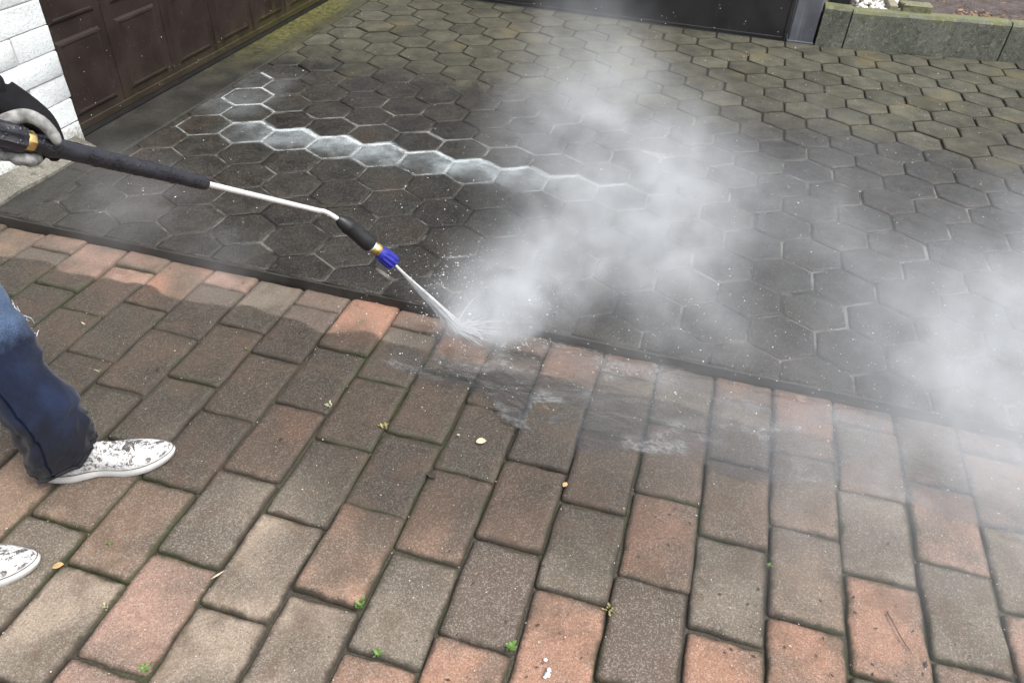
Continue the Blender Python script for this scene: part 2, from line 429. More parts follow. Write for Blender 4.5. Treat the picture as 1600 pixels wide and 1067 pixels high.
rV, rF, rE = [], [], []
HEXPOS = {}
for i, (x, y) in enumerate(hx):
    far = y+.25*math.sin(x*3) > 3.6
    clip = x < -2.2+.12 or y < KERB_Y+.12 or y > FARL(x)-.12
    tilt = (rnd.gauss(0, .012), rnd.gauss(0, .012), rnd.gauss(0, .006)+rnd.randrange(6)*math.pi/3)
    loc = Vector((x+rnd.gauss(0, .0008), y+rnd.gauss(0, .0008), HT+rnd.gauss(0, .0014)))
    if clip:
        P = [p+Vector((x, y)) for p in hex_outline(.0046 if not far else .0056, rnd, .0004)]
        P = clip_poly(P, 1, 0, -2.2); P = clip_poly(P, 0, 1, KERB_Y+.0005)
        if len(P) > 2: P = clip_poly(P, .165 if x > .62 else 0, -1, -(4.955-.62*.165) if x > .62 else -4.955)
        if len(P) < 3: continue
        P = [p-Vector((x, y)) for p in P]
        Q = [p for n_, p in enumerate(P) if (p-P[n_-1]).length > .0012]
        if len(Q) < 4: continue
        area = .5*abs(sum(Q[n_-1].x*Q[n_].y-Q[n_].x*Q[n_-1].y for n_ in range(len(Q))))
        if area < .0012: continue
        rg = RING_H[:3]+[(.0085, 0., 0.)] if area > .006 else [(0, .01, 1.), (.0015, .002, .8), (.004, 0, .5)]
        me = paver_mesh('hexagon_paver', Q, 0, -.04, rg, M_HEX, .0003, inset_ring); tilt = (0, 0, 0); loc = Vector((x, y, HT))
    else: me = (hvarw if far else hvar)[rnd.randrange(8)]
    if i < 298: link('hexagon_paver', me, drive, loc, tilt)
    else:
        M = Matrix.Translation(loc)@Matrix.Rotation(tilt[2], 4, 'Z'); b0 = len(rV)
        rV += [M@v.co for v in me.vertices]; rF += [tuple(b0+j for j in p.vertices) for p in me.polygons]
        rE += [q.value for q in me.attributes['edge'].data]
me = mesh('outer_hexagon_pavers', rV, rF, M_HEX, True); me.attributes.new('edge', 'FLOAT', 'POINT').data.foreach_set('value', rE)
tag(link('outer_hexagon_pavers', me, drive), kind='stuff')

# concrete threshold strip in front of the garage door
def concrete_mat(name, c1, c2, mossy=0., world=True):
    t = NT(name); p = t.n('NewGeometry').outputs['Position']; X, Y, Z = t.xyz(p)
    a = t.noise(p, 6., 5.); b = t.noise(p, 45., 4., .65); g = t.noise(p, 260., 2.)
    col = t.mix(t.mr(a, .3, .7), c1, c2); col = t.mix(t.mr(b, .45, .75, 0., .6), col, tuple(x*.45 for x in c1))
    col = t.mix(t.mr(t.xyz(t.vor(p, 330., out='Color'))[0], .72, 1., 0., .4), col, tuple(min(1, x*2.2+.015) for x in c2)); col = t.mix(t.mr(t.noise(p, 24., 3., .7), .5, .68, 0., .6), col, tuple(x*.4 for x in c1))
    if mossy == 1.:
        mk = t.math('MULTIPLY', t.mr(t.math('ADD', Y, t.math('MULTIPLY_ADD', a, 1.6, -.8)), 3.0, 4.1), t.mr(b, .3, .6, .25, 1.))
        mk = t.math('MULTIPLY', mk, t.mr(t.math('ADD', X, t.math('MULTIPLY_ADD', a, .16, -.08)), -2.32, -2.24, 1., .35))
        col = t.mix(mk, col, t.mix(t.mr(b, .3, .7), (.050, .054, .014), (.14, .13, .034)))
    elif mossy:
        mk = t.math('MULTIPLY', t.mr(t.math('ADD', Z, t.math('MULTIPLY_ADD', a, .14, -.07)), .21, .26), t.mr(b, .3, .6, .3, 1.))
        col = t.mix(t.math('MULTIPLY', mk, mossy), col, (.14, .15, .05))
        sc = t.mr(t.noise(p, 30., 2., .4, 1.6), .60, .66); col = t.mix(t.math('MULTIPLY', sc, .25), col, (.36, .36, .32))
    return t.surf(t.pbr(Base_Color=col, Roughness=t.mr(a, .3, .7, .55, .85), Normal=t.bump(t.math('ADD', b, t.math('MULTIPLY', g, .4)), .6, .004)))
th = box_obj('threshold', concrete_mat('threshold_concrete', (.014, .0132, .010), (.032, .030, .023), 1.), (-2.46, -2.203, 2.12, 5.2, -.05, HT+.003), None, bev=.006, jit=.001)
tag(th, kind='structure')
th2 = box_obj('wall_footing', concrete_mat('footing_concrete', (.016, .015, .012), (.036, .034, .028)), (-2.46, -2.2025, KERB_Y+.006, 2.118, -.05, HT+.001), None, bev=.005, jit=.001)
tag(th2, kind='structure')

# ------------------------------------------------------------------ garage: white brick wall and brown door
def white_mat():
    t = NT('white_painted_brick'); oi, p, lp, e = paver_common(t)
    a = t.noise(p, 9., 5.); b = t.noise(lp, 70., 4., .7); g = t.noise(p, 190., 3.)
    X, Y, Z = t.xyz(p)
    col = t.mix(t.mr(a, .3, .75), (.73, .765, .765), (.62, .65, .645)); col = t.mix(t.mr(b, .52, .74, 0., .5), col, (.38, .38, .34))
    col = t.mix(t.math('MULTIPLY', t.mr(t.math('ADD', Z, t.math('MULTIPLY_ADD', a, .16, -.08)), .06, .15, 1., 0.), t.mr(b, .4, .6)), col, (.33, .31, .25))
    col = t.mix(t.mr(g, .66, .70, 0., .8), col, (.16, .14, .11))
    return t.surf(t.pbr(Base_Color=col, Roughness=.7, Normal=t.bump(t.math('ADD', t.math('MULTIPLY', b, 1.), t.math('MULTIPLY', g, .5)), .7, .005)))
M_WHITE = white_mat()
WX = -2.40; WEND = 2.345; DOOR0, DOOR1 = 2.352, 4.80
wall = empty('garage_wall', (WX, 2.0, 0))
tag(wall, 'white painted brick wall of the garage beside the brown door', 'wall')
def wpart(name, mat, dims, bev=0, jit=0, smooth=False, parent=wall):
    o = box_obj(name, mat, dims, None, bev=bev, jit=jit, smooth=smooth); o.parent = parent
    o.matrix_parent_inverse = Matrix.Translation(parent.location).inverted(); return o
M_MORT = simple('white_mortar', (.36, .37, .36), .85, var=.15)
wpart('core', M_MORT, (WX-.24, WX-.006, .3, WEND-.006, -.05, 2.55))
CH = .0915; Z0 = .034
wvar = {}
def wbrick_mesh(L, key):
    if (round(L, 3), key) not in wvar:
        bm = bmesh.new(); bbox(bm, -.05, 0, -L/2, L/2, -(CH-.0035)/2, (CH-.0035)/2, bev=.005, seg=2)
        for v in bm.verts: v.co += Vector((random.uniform(-.0015, .0015), random.uniform(-.0015, .0015), random.uniform(-.0012, .0012)))
        wvar[(round(L, 3), key)] = bm_mesh('brick', bm, M_WHITE, True)
    return wvar[(round(L, 3), key)]
rV, rF = [], []
for r in range(27):
    y = WEND; first = True
    while y > .35:
        L = (.18 if r % 2 == 0 else .305) if first else .24; first = False
        me = wbrick_mesh(L-.004, random.randrange(4)); loc = Vector((random.uniform(-.003, .003), y-L/2+random.uniform(-.003, .003)+(.004 if y == WEND else 0), Z0+(r+.5)*CH))
        if r < 10 and y > 1.2: link('brick', me, wall, loc-Vector((0, 2.0, 0)))
        else:
            b0 = len(rV); rV += [v.co+loc+Vector((WX, 0, 0)) for v in me.vertices]; rF += [tuple(b0+j for j in p.vertices) for p in me.polygons]
        y -= L
o = link('upper_bricks', mesh('upper_bricks', rV, rF, M_WHITE, True), wall); o.matrix_parent_inverse = Matrix.Translation(wall.location).inverted(); tag(o, kind='stuff')
# plinth: sloped concrete strip at the foot of the wall
bm = bmesh.new()
pv = [(-.09, HT-.03), (0, HT-.03), (0, HT+.012), (-.035, HT+.022), (-.09, HT+.042)]
ny = 20; vs = []
for i in range(ny+1):
    y = .4+(2.30-.4)*i/ny
    vs.append([bm.verts.new((-2.305+a+(random.uniform(-.004, .004) if q in (1, 2, 3) else 0), y, z+(random.uniform(-.004, .004) if q > 1 else 0))) for q, (a, z) in enumerate(pv)])
for i in range(ny):
    for q in range(5): bm.faces.new((vs[i][q], vs[i+1][q], vs[i+1][(q+1) % 5], vs[i][(q+1) % 5]))
bm.faces.new(list(reversed(vs[0]))); bm.faces.new(vs[-1]); bmesh.ops.recalc_face_normals(bm, faces=bm.faces)
o = link('plinth', bm_mesh('plinth', bm, concrete_mat('plinth_concrete', (.075, .070, .058), (.20, .19, .155))), wall); o.matrix_parent_inverse = Matrix.Translation(wall.location).inverted()
wpart('lintel', M_WHITE, (WX-.24, WX-.004, WEND-.004, 5.2, 2.16, 2.55), bev=.004)

def door_mat():
    t = NT('brown_door_paint'); p = t.n('NewGeometry').outputs['Position']; X, Y, Z = t.xyz(p)
    a = t.noise(p, 7., 5.); b = t.noise(p, 60., 4., .7)
    col = t.mix(t.mr(a, .3, .7), (.019, .0125, .0105), (.028, .0190, .0160))
    dr = t.noise(t.n('Mapping', {'Vector': p, 'Scale': (6., 22., 3.)}).outputs[0], 1., 4.)
    mk = t.math('MULTIPLY', t.mr(t.math('ADD', Z, t.math('MULTIPLY_ADD', dr, .30, -.15)), .08, .19, 1., 0.), t.mr(Y, 2.6, 4.2, .25, 1.))
    col = t.mix(t.math('MULTIPLY', mk, t.mr(b, .3, .65, .3, 1.)), col, (.050, .046, .015))
    col = t.mix(t.mr(t.noise(p, 150., 2.), .70, .74, 0., .6), col, (.25, .22, .19))
    return t.surf(t.pbr(Base_Color=col, Roughness=t.mr(a, .3, .7, .45, .65), Specular_IOR_Level=.3, Normal=t.bump(b, .25, .002)))
M_DOOR = door_mat(); M_RUB = simple('black_rubber', (.014, .013, .012), .6, var=.3)
door = empty('garage_door', (WX-.02, DOOR0, 0)); tag(door, 'dark brown panelled garage door with green algae along its foot', 'garage door')
DX = WX-.022
wpart('leaf', M_DOOR, (DX-.05, DX, DOOR0, DOOR1, HT+.042, 2.16), parent=door)
wpart('bottom_rail', M_DOOR, (DX-.045, DX+.006, DOOR0, DOOR1, HT+.030, HT+.060), bev=.003, parent=door)
wpart('rubber_seal', M_RUB, (DX-.04, DX+.002, DOOR0, DOOR1, HT+.004, HT+.029), bev=.004, parent=door)
PB = bmesh.new()     # one raised panel with sloped sides and a sunk moulding line
def panel_mesh(w, h):
    V = []; F = []
    prof = [(0, -.004), (.005, .0005), (.012, .007), (.02, .0085), (.026, .006)]
    for ins, x in prof:
        V += [(x, ins, ins), (x, w-ins, ins), (x, w-ins, h-ins), (x, ins, h-ins)]
    for r in range(len(prof)-1):
        for k in range(4): F.append((r*4+k, r*4+(k+1) % 4, (r+1)*4+(k+1) % 4, (r+1)*4+k))
    F.append(tuple((len(prof)-1)*4+k for k in range(4)))
    return mesh('panel', V, F, M_DOOR)
PB.free()
pme = panel_mesh(.262, .295)
for r in range(6):
    for q in range(7):
        y = 2.343+.346*q+.006; z = .124+.347*r
        if y+.262 > DOOR1 or z+.295 > 2.16: continue
        if q == 0:
            link('panel', panel_mesh(.262-.012, .295), door, (DX-door.location.x+.0015, y+.012-DOOR0, z))
        else: link('panel', pme, door, (DX-door.location.x+.0015, y-DOOR0, z))
    for q in range(1, 7):     # thin vertical seam beads between the columns of panels
        pass
for q in range(1, 7):
    y = 2.343+.346*q-.040
    wpart('bead', M_DOOR, (DX, DX+.0035, y-.004, y+.004, HT+.062, 2.155), bev=.0012, parent=door)

# ------------------------------------------------------------------ far side: gate, post, stone blocks, garden bed
def steel(name, c1, c2, r0, r1, metal=0.):
    t = NT(name); p = t.n('NewGeometry').outputs['Position']; a = t.noise(p, 5., 5.); b = t.noise(p, 80., 3.)
    s = t.noise(t.n('Mapping', {'Vector': p, 'Scale': (40., 40., 2.)}).outputs[0], 1., 3.)
    col = t.mix(t.mr(a, .3, .7), c1, c2); col = t.mix(t.mr(s, .55, .8, 0., .4), col, tuple(min(1, x*1.7) for x in c2))
    col = t.mix(t.mr(t.noise(p, 170., 2.), .72, .76, 0., .5), col, (.4, .4, .4))
    return t.surf(t.pbr(Base_Color=col, Roughness=t.mr(a, .3, .7, r0, r1), Metallic=metal, Normal=t.bump(b, .12, .002)))
gate = empty('yard_gate', (-1.0, 4.965, 0)); tag(gate, 'dark grey sheet gate closing the far side of the driveway', 'gate')
M_GATE = steel('gate_sheet', (.013, .012, .0125), (.022, .021, .022), .4, .6)
wpart('sheet', M_GATE, (-2.2, .326, 4.966, 4.976, HT+.016, 1.25), bev=.001, parent=gate)
wpart('bottom_rail', M_GATE, (-2.2, .328, 4.962, 4.99, HT+.003, HT+.02), bev=.002, parent=gate)
wpart('end_stile', M_GATE, (.329, .346, 4.960, 4.992, HT+.003, 1.26), bev=.002, parent=gate)
post = empty('gate_post', (.43, 5.02, 0)); tag(post, 'blue grey metal post at the end of the dark gate', 'post')
M_POST = steel('post_zinc', (.11, .115, .13), (.19, .20, .225), .35, .6, .25)
wpart('shaft', M_POST, (.358, .502, 4.965, 5.105, HT-.02, 1.3), bev=.006, parent=post)
wpart('base_plate', M_POST, (.354, .506, 4.958, 5.11, HT-.02, HT+.008), bev=.002, parent=post)
wpart('cap', M_POST, (.352, .508, 4.959, 5.111, 1.3, 1.315), bev=.004, parent=post)
post2 = empty('fence_post', (.60, 5.15, 0)); tag(post2, 'darker post standing just behind the short concrete block', 'post')
wpart('shaft', M_GATE, (.545, .66, 5.09, 5.2, HT, 1.3), bev=.005, parent=post2); wpart('cap', M_GATE, (.54, .665, 5.085, 5.205, 1.3, 1.312), bev=.003, parent=post2)
M_BLK = concrete_mat('edging_concrete', (.085, .093, .068), (.150, .152, .120), .95)
def block(x0, x1, label, zt, yoff=0.):
    y0, y1 = FARL(x0)+.006, FARL(x1)+.006; L = math.hypot(x1-x0, y1-y0); an = math.atan2(y1-y0, x1-x0)
    V = []; n = max(3, int(L/.05)); F = []
    prof = [(.0, -.06), (.0, zt-.020), (.010, zt-.003), (.022, zt), (.072, zt+.001), (.080, zt-.004), (.08, -.06)]
    for i in range(n+1):
        for q, (y, z) in enumerate(prof):
            V.append((L*i/n, y+(random.uniform(-.0015, .0015) if 0 < i < n else 0), z+(random.uniform(-.002, .002) if q not in (0, 6) else 0)))
    m = len(prof)
    for i in range(n):
        for q in range(m): F.append((i*m+q, (i+1)*m+q, (i+1)*m+(q+1) % m, i*m+(q+1) % m))
    F.append(tuple(reversed(range(m)))); F.append(tuple(n*m+q for q in range(m)))
    me = mesh('edging_block', V, F, M_BLK); b = bmesh.new(); b.from_mesh(me); bmesh.ops.recalc_face_normals(b, faces=b.faces); b.to_mesh(me); b.free()
    o = link('edging_block', me, None, (x0, y0, 0), (0, 0, an)); tag(o, label, 'kerb stone', 'concrete edging blocks along the garden bed'); return o
block(.517, .668, 'short concrete edging block right beside the metal post', .262)
block(.676, 1.545, 'long scratched concrete edging block with mossy top', .252)
block(1.553, 2.40, 'long concrete edging block cut by the picture edge', .250)
block(2.408, 3.26, 'concrete edging block at the far end of the row', .250)
def soil_mat():
    t = NT('bed_soil'); p = t.n('NewGeometry').outputs['Position']; a = t.noise(p, 9., 6., .65); b = t.noise(p, 90., 4., .7)
    col = t.mix(t.mr(a, .35, .65), (.060, .045, .040), (.125, .10, .09)); col = t.mix(t.mr(b, .5, .7, 0., .7), col, (.20, .165, .145))
    return t.surf(t.pbr(Base_Color=col, Roughness=.95, Normal=t.bump(t.math('ADD', a, t.math('MULTIPLY', b, .5)), 1., .03)))
V = []; F = []; nx, ny = 60, 40
for j in range(ny+1):
    for i in range(nx+1):
        x = .36+3.6*i/nx; y = max(FARL(x)+.082, 0)+2.6*j/ny
        V.append((x, y, .205+.03*noise.noise(Vector((x*4, y*4, 0)))+.015*noise.noise(Vector((x*17, y*17, 3)))))
for j in range(ny):
    for i in range(nx): F.append((j*(nx+1)+i, j*(nx+1)+i+1, (j+1)*(nx+1)+i+1, (j+1)*(nx+1)+i))
tag(link('garden_bed', mesh('garden_bed', V, F, soil_mat(), True)), kind='structure')
def rock(V, F, p, r, sq=(1, 1, .7), rn=random):
    b = bmesh.new(); bmesh.ops.create_icosphere(b, subdivisions=1, radius=1); M = Matrix.Rotation(rn.uniform(0, 6), 3, 'Z')@Matrix.Rotation(rn.uniform(-.5, .5), 3, 'X')
    b0 = len(V)
    for v in b.verts:
        q = Vector((v.co.x*sq[0], v.co.y*sq[1], v.co.z*sq[2]))*r*rn.uniform(.8, 1.15); V.append(M@q+Vector(p))
    F += [tuple(b0+v.index for v in f.verts) for f in b.faces]; b.free()
V = []; F = []
for _ in range(150):
    p = (random.uniform(.70, .96), random.uniform(5.07, 5.5), .235+random.uniform(-.012, .02)); rock(V, F, p, random.uniform(.012, .024), (1, .8, .7))
tag(link('white_gravel', mesh('white_gravel', V, F, simple('white_pebble', (.74, .70, .62), .7, var=.12), True)), 'patch of white garden pebbles behind the concrete blocks', 'gravel', kind='stuff')
pA = onZ((1398, 12), .27); pB = onZ((1384, -8), .30)
st = box_obj('wooden_stake', simple('grey_timber', (.20, .185, .13), .8, var=.35, scale=12), (-.024, .024, -.3, .3, -.03, .03), None, bev=.004)
st.location = (pA+pB)/2+Vector((0, .24, -.03)); st.rotation_euler = (0.03, 0, R_(4)); tag(st, 'weathered timber edging piece between pebbles and soil', 'timber')
pS = onZ((1431, 13), .27)
bm = bmesh.new(); bbox(bm, -.085, .085, -.05, .05, -.06, .045, bev=.008, seg=2)
for v in bm.verts: v.co += Vector([random.uniform(-.004, .004) for _ in range(3)])
sb = link('stone_block', bm_mesh('stone_block', bm, concrete_mat('mossy_stone', (.11, .115, .06), (.20, .19, .11))), None, (pS.x, pS.y+.02, .245), (0, 0, R_(9))); tag(sb, 'small mossy stone block lying on the soil behind the edging', 'stone')
# dead leaves and twigs on the soil
V = []; F = []
for _ in range(260):
    x = random.uniform(1.2, 3.2); cl = random.random() < .5
    if cl: x = random.gauss(1.42, .07)
    y = FARL(x)+.09+abs(random.gauss(.0, .30 if not cl else .09)); z = .228+random.uniform(-.005, .02); s = random.uniform(.008, .02); a = random.uniform(0, 6.3)
    t_ = [random.uniform(-.5, .5) for _ in range(2)]; b0 = len(V)
    for u, v in ((-1, 0), (0, -.5), (1, 0), (0, .5)):
        V.append((x+s*(u*math.cos(a)-v*math.sin(a)), y+s*(u*math.sin(a)+v*math.cos(a)), z+s*(u*t_[0]+v*t_[1])))
    F += [(b0, b0+1, b0+2), (b0, b0+2, b0+3)]
for _ in range(220):
    x = random.uniform(.95, 3.2); y = FARL(x)+.1+random.random()**2*.9; z = .232+random.uniform(-.005, .015); a = random.uniform(0, 6.3); L = random.uniform(.02, .07)
    d = Vector((math.cos(a), math.sin(a), random.uniform(-.25, .25)))*L
    tube(V, F, [Vector((x, y, z)), Vector((x, y, z))+d*.5+Vector((0, 0, .006)), Vector((x, y, z))+d], [.0014, .0012, .0008], 4)
tag(link('leaf_litter', mesh('leaf_litter', V, F, simple('dead_leaf', (.23, .14, .08), .8, var=.45, scale=8))), 'dead leaves and twigs scattered over the garden soil', 'leaf litter', kind='stuff')

# ------------------------------------------------------------------ pressure washer lance
A0 = atD((0, 210), 1.15); B0 = atD((518, 334), 1.85)
LU = (B0-A0).normalized(); LL = (B0-A0).length
def lp_(s): return A0+LU*s                     # point s metres along the lance from the picture edge
def along(pxx):                                # distance along the lance where it crosses a given picture column
    lo, hi = -.5, LL
    for _ in range(40):
        m = (lo+hi)/2
        if px(lp_(m))[0] < pxx: lo = m
        else: hi = m
    return lo
LV = (Vector((0, 0, CAM_H))-lp_(.1)); LV = (LV-LU*LV.dot(LU)).normalized()    # towards the camera
LN = LV.cross(LU).normalized()
if LN.z < 0: LN = -LN                          # up across the lance
M_SLEEVE = None
def sleeve_mat():
    t = NT('black_sleeve_plastic'); p = t.n('TexCoord').outputs['Object']; a = t.noise(p, 30., 4.); b = t.noise(p, 140., 3.)
    drops = t.vor(p, 130.)
    col = t.mix(t.mr(a, .3, .7), (.012, .012, .016), (.022, .022, .028))
    return t.surf(t.pbr(Base_Color=col, Roughness=t.mr(a, .35, .65, .22, .5), Normal=t.bump(t.math('ADD', t.math('MULTIPLY', b, .5), t.mr(drops, .1, .35, 1., 0.)), .5, .0015)))
M_SLEEVE = sleeve_mat()
lance = empty('pressure_washer_lance', lp_(0)); tag(lance, 'black and silver pressure washer lance with blue nozzle spraying the kerb', 'washer lance')
def lpart(name, pts, rad, mat, n=20, fn=None, ref=LV):
    V = []; F = []; tube(V, F, pts, rad, n, True, ref, fn); o = link(name, mesh(name, V, F, mat, True), lance); o.matrix_parent_inverse = Matrix.Translation(lance.location).inverted()
    m = o.modifiers.new('edge', 'EDGE_SPLIT'); m.split_angle = R_(40); return o
s_b0, s_b1, s_ge = along(37), along(49), along(323)
def ribs(q, i, an, p):
    k = .0022*max(0, math.cos(an*10)); return q+(q-p).normalized()*k
def bumps(q, i, an, p):
    return q+(q-p).normalized()*(.0008*noise.noise(q*60)+.0012*max(0, noise.noise(q*25+Vector((9, 0, 0)))))
lpart('coupling_nut', [lp_(s) for s in (-.42, -.41, -.05, s_b0-.028, s_b0-.026, s_b0-.004, s_b0-.002)], [.012, .0185, .0195, .0195, .0210, .0210, .017], M_SLEEVE, 40, ribs)
M_BRASS = simple('brass', (.60, .43, .18), .32, metal=1., var=.2)
o = lpart('brass_collar', [lp_(s_b0-.004), lp_(s_b0), lp_(s_b1), lp_(s_b1+.003)], [.014, .0172, .0172, .014], M_BRASS, 8)
n_s = 40
lpart('sleeve', [lp_(s_b1-.002+(s_ge-s_b1)*i/n_s) for i in range(n_s+1)], [1.06*(.0125+.003*min(1, i/3)-.0032*(i/n_s)+(.0013 if i % 9 == 4 else 0)-(.003 if i == n_s else 0)) for i in range(n_s+1)], M_SLEEVE, 24, bumps)
def tube_mat():
    t = NT('silver_tube'); p = t.n('TexCoord').outputs['Object']; a = t.noise(p, 60., 4.); 
    col = t.mix(t.mr(a, .66, .74), (.82, .82, .80), (.30, .27, .22))
    return t.surf(t.pbr(Base_Color=col, Roughness=t.mr(a, .3, .7, .25, .5), Metallic=.35))
M_TUBE = tube_mat()
NZ0 = atD((533, 345), 1.862); NZ1 = atD((615, 411), 1.975); NU = (NZ1-NZ0).normalized(); NL = (NZ1-NZ0).length
tp, tr = catmull([lp_(s_ge-.01), lp_((s_ge+LL)/2), lp_(LL-.06), lp_(LL-.015), NZ0+NU*.015, NZ0+NU*.05], [.0058]*6, 6)
lpart('tube', tp, tr, M_TUBE, 16)
M_CONE = simple('black_rubber_boot', (.010, .010, .011), .45, var=.3, scale=20)
def nz(s): return NZ0+NU*s
lpart('nozzle_boot', [nz(s*NL) for s in (-.06, -.03, .02, .10, .13, .15, .36, .40, .53, .555, .56)], [.009, .0125, .0165, .0195, .0205, .0195, .0205, .0212, .0212, .0195, .012], M_CONE, 24)
lpart('ferrule', [nz(s*NL) for s in (.54, .56, .60, .605)], [.0135, .0135, .0128, .010], M_TUBE, 18)
lpart('brass_fitting', [nz(s*NL) for s in (.595, .60, .63, .66, .70, .715)], [.010, .0135, .0165, .0172, .0168, .015], M_BRASS, 10)
M_BLUE = simple('blue_nozzle_plastic', (.018, .020, .24), .35, var=.15, bump=.05)
def nrib(q, i, an, p):
    return q+(q-p).normalized()*(.0024*max(-.3, math.sin(an*11)) if i >= 4 else 0)
lpart('nozzle', [nz(s*NL) for s in (.69, .70, .74, .78, .79, .90, .985, 1.0, 1.001)], [.013, .0165, .0182, .0190, .0182, .0195, .0190, .0165, .006], M_BLUE, 66, nrib)
# trigger gun behind the hand
gp = lp_(-.42); dn = (-LN*.8-LU*.6).normalized()
lpart('trigger_gun', [gp+LU*.02, gp-LU*.05, gp-LU*.11+dn*.02, gp-LU*.12+dn*.08, gp-LU*.13+dn*.15], [.018, .024, .024, .018, .018], M_SLEEVE, 16)
lpart('trigger', [gp-LU*.05+dn*.03, gp-LU*.06+dn*.08, gp-LU*.075+dn*.12], [.006, .006, .005], M_CONE, 8)

# water jet
IMP = onZ((716, 517), .004)
def jet_mat():
    t = NT('water_jet'); p = t.n('TexCoord').outputs['Object']; a = t.noise(p, 35., 4.)
    lw = t.n('LayerWeight', {'Blend': .35}).outputs['Facing']
    al = t.math('MULTIPLY', t.mr(lw, .45, 1., 1., .25), t.mr(a, .2, .6, .75, 1.))
    d = t.n('BsdfDiffuse', {'Color': (.95, .97, .98, 1)}); tl = t.n('BsdfTranslucent', {'Color': (.95, .97, .98, 1)}); g = t.n('BsdfGlossy', {'Roughness': .25})
    s = t.n('MixShader', {0: .5, 1: d.outputs[0], 2: tl.outputs[0]}); s = t.n('MixShader', {0: .08, 1: s.outputs[0], 2: g.outputs[0]})
    tr = t.n('BsdfTransparent'); return t.surf(t.n('MixShader', {0: al, 1: tr.outputs[0], 2: s.outputs[0]}))
M_JET = jet_mat()
V = []; F = []; J0 = nz(NL*1.0); n = 20; rj = random.Random(4)
jd = (IMP-J0).normalized(); ja, jb = frame_of(jd); sd_ = (onZ((775, 517), 0)-IMP).normalized()
tube(V, F, [J0.lerp(IMP, i/n) for i in range(n+1)], [.0026+.0098*(i/n)**1.3 for i in range(n+1)], 14, False, fn=lambda q, i, an, p: q+(q-p)*.4*noise.noise(q*60))
for k in range(90):          # separate strands that spread from the nozzle into a fan
    an = rj.uniform(0, 6.283); rr = abs(rj.gauss(0, .011)); e = IMP+sd_*rj.gauss(.008, .012)+ja*math.cos(an)*rr+jb*math.sin(an)*rr*.6; e.z = max(.004, e.z)
    f0 = rj.uniform(0, .55); f1 = min(1., f0+rj.uniform(.3, .7)); st_ = J0+(ja*math.cos(an)+jb*math.sin(an))*.0016
    tube(V, F, [st_.lerp(e, f0+(f1-f0)*i/6)+Vector((rj.gauss(0, .0004), rj.gauss(0, .0004), 0)) for i in range(7)], [.0003, .0008, .0011, .0013, .0014, .0012, .0004], 5, False)
for k in range(70):          # sheets and spikes of water thrown up where the jet hits
    a = rj.gauss(0, .55); dd = (Matrix.Rotation(a, 3, 'Z')@sd_); L_ = rj.uniform(.03, .13); up_ = abs(rj.gauss(0, .45)); p0 = IMP+sd_*rj.uniform(-.015, .03)+Vector((0, 0, .003))
    pts = [p0+dd*L_*f+Vector((0, 0, L_*up_*(f-.55*f*f))) for f in (0, .25, .5, .75, 1.)]
    tube(V, F, pts, [.0030, .0026, .0019, .0012, .0003], 5, False, fn=lambda q, i, an, p: q+(q-p)*.6*noise.noise(q*90))
jet = link('water_jet', mesh('water_jet', V, F, M_JET, True)); tag(jet, 'white high pressure water jet shooting from the blue nozzle', 'water jet', kind='stuff')

# ------------------------------------------------------------------ person holding the lance (only a leg, the shoes and one gloved hand are in view)
person = empty('person', (-1.42, .72, 0)); tag(person, 'person in blue jeans, white sneakers and black gloves holding the lance', 'person')
def pinv(o, par=person):
    o.parent = par; o.matrix_parent_inverse = par.matrix_basis.inverted() if par is person else Matrix.Identity(4); return o
def skin_obj(name, verts, edges, mat, root=0, sub=2):
    me = bpy.data.meshes.new(name); me.from_pydata([v[0] for v in verts], edges, []); me.materials.append(mat)
    o = link(name, me); 
    m = o.modifiers.new('skin', 'SKIN'); m.use_smooth_shade = True
    sv = me.skin_vertices[0].data
    for i, v in enumerate(verts):
        r = v[1]; sv[i].radius = r if isinstance(r, tuple) else (r, r); sv[i].use_root = (i == root)
    s = o.modifiers.new('sub', 'SUBSURF'); s.levels = sub; s.render_levels = sub
    return o
M_SKIN = simple('skin', (.50, .30, .22), .5, var=.08)
def denim_mat():
    t = NT('denim'); p = t.n('NewGeometry').outputs['Position']; X, Y, Z = t.xyz(p)
    a = t.noise(p, 14., 5., .6); b = t.noise(p, 420., 2.); w = t.n('TexWave', {'Vector': p, 'Scale': 170., 'Distortion': 1.}).outputs['Fac']
    col = t.mix(t.mr(a, .3, .72), (.0035, .0068, .021), (.0105, .0195, .050))
    fade = t.mr(t.math('ADD', Z, t.math('MULTIPLY_ADD', a, .16, -.08)), .33, .41)
    col = t.mix(fade, col, t.mix(t.mr(b, .4, .65), (.050, .085, .165), (.13, .19, .29)))
    dmp = t.mr(t.math('ADD', Z, t.math('MULTIPLY_ADD', a, .20, -.10)), .11, .25, 1., 0.)
    col = t.mix(t.math('MULTIPLY', dmp, .9), col, (.0032, .0030, .0048))
    col = t.mix(t.mr(b, .55, .7, 0., .28), col, (.030, .040, .070))
    return t.surf(t.pbr(Base_Color=col, Roughness=.85, Specular_IOR_Level=.25, Sheen_Weight=.15, Normal=t.bump(t.math('ADD', w, t.math('MULTIPLY', b, .8)), .35, .0012)))
M_DENIM = denim_mat()
def leg_rings(cs, d):
    d = Vector((d[0], d[1], 0)).normalized(); l = Vector((-d.y, d.x, 0)); out = []
    cp = [Vector(c_[0]) for c_ in cs]; sub = 7
    P, RR = catmull(cp, [(c_[1], c_[2]) for c_ in cs], sub); T = [(c_[3], c_[3]) for c_ in cs]; _, TT = catmull(cp, T, sub)
    return d, l, P, RR, [x[0] for x in TT]
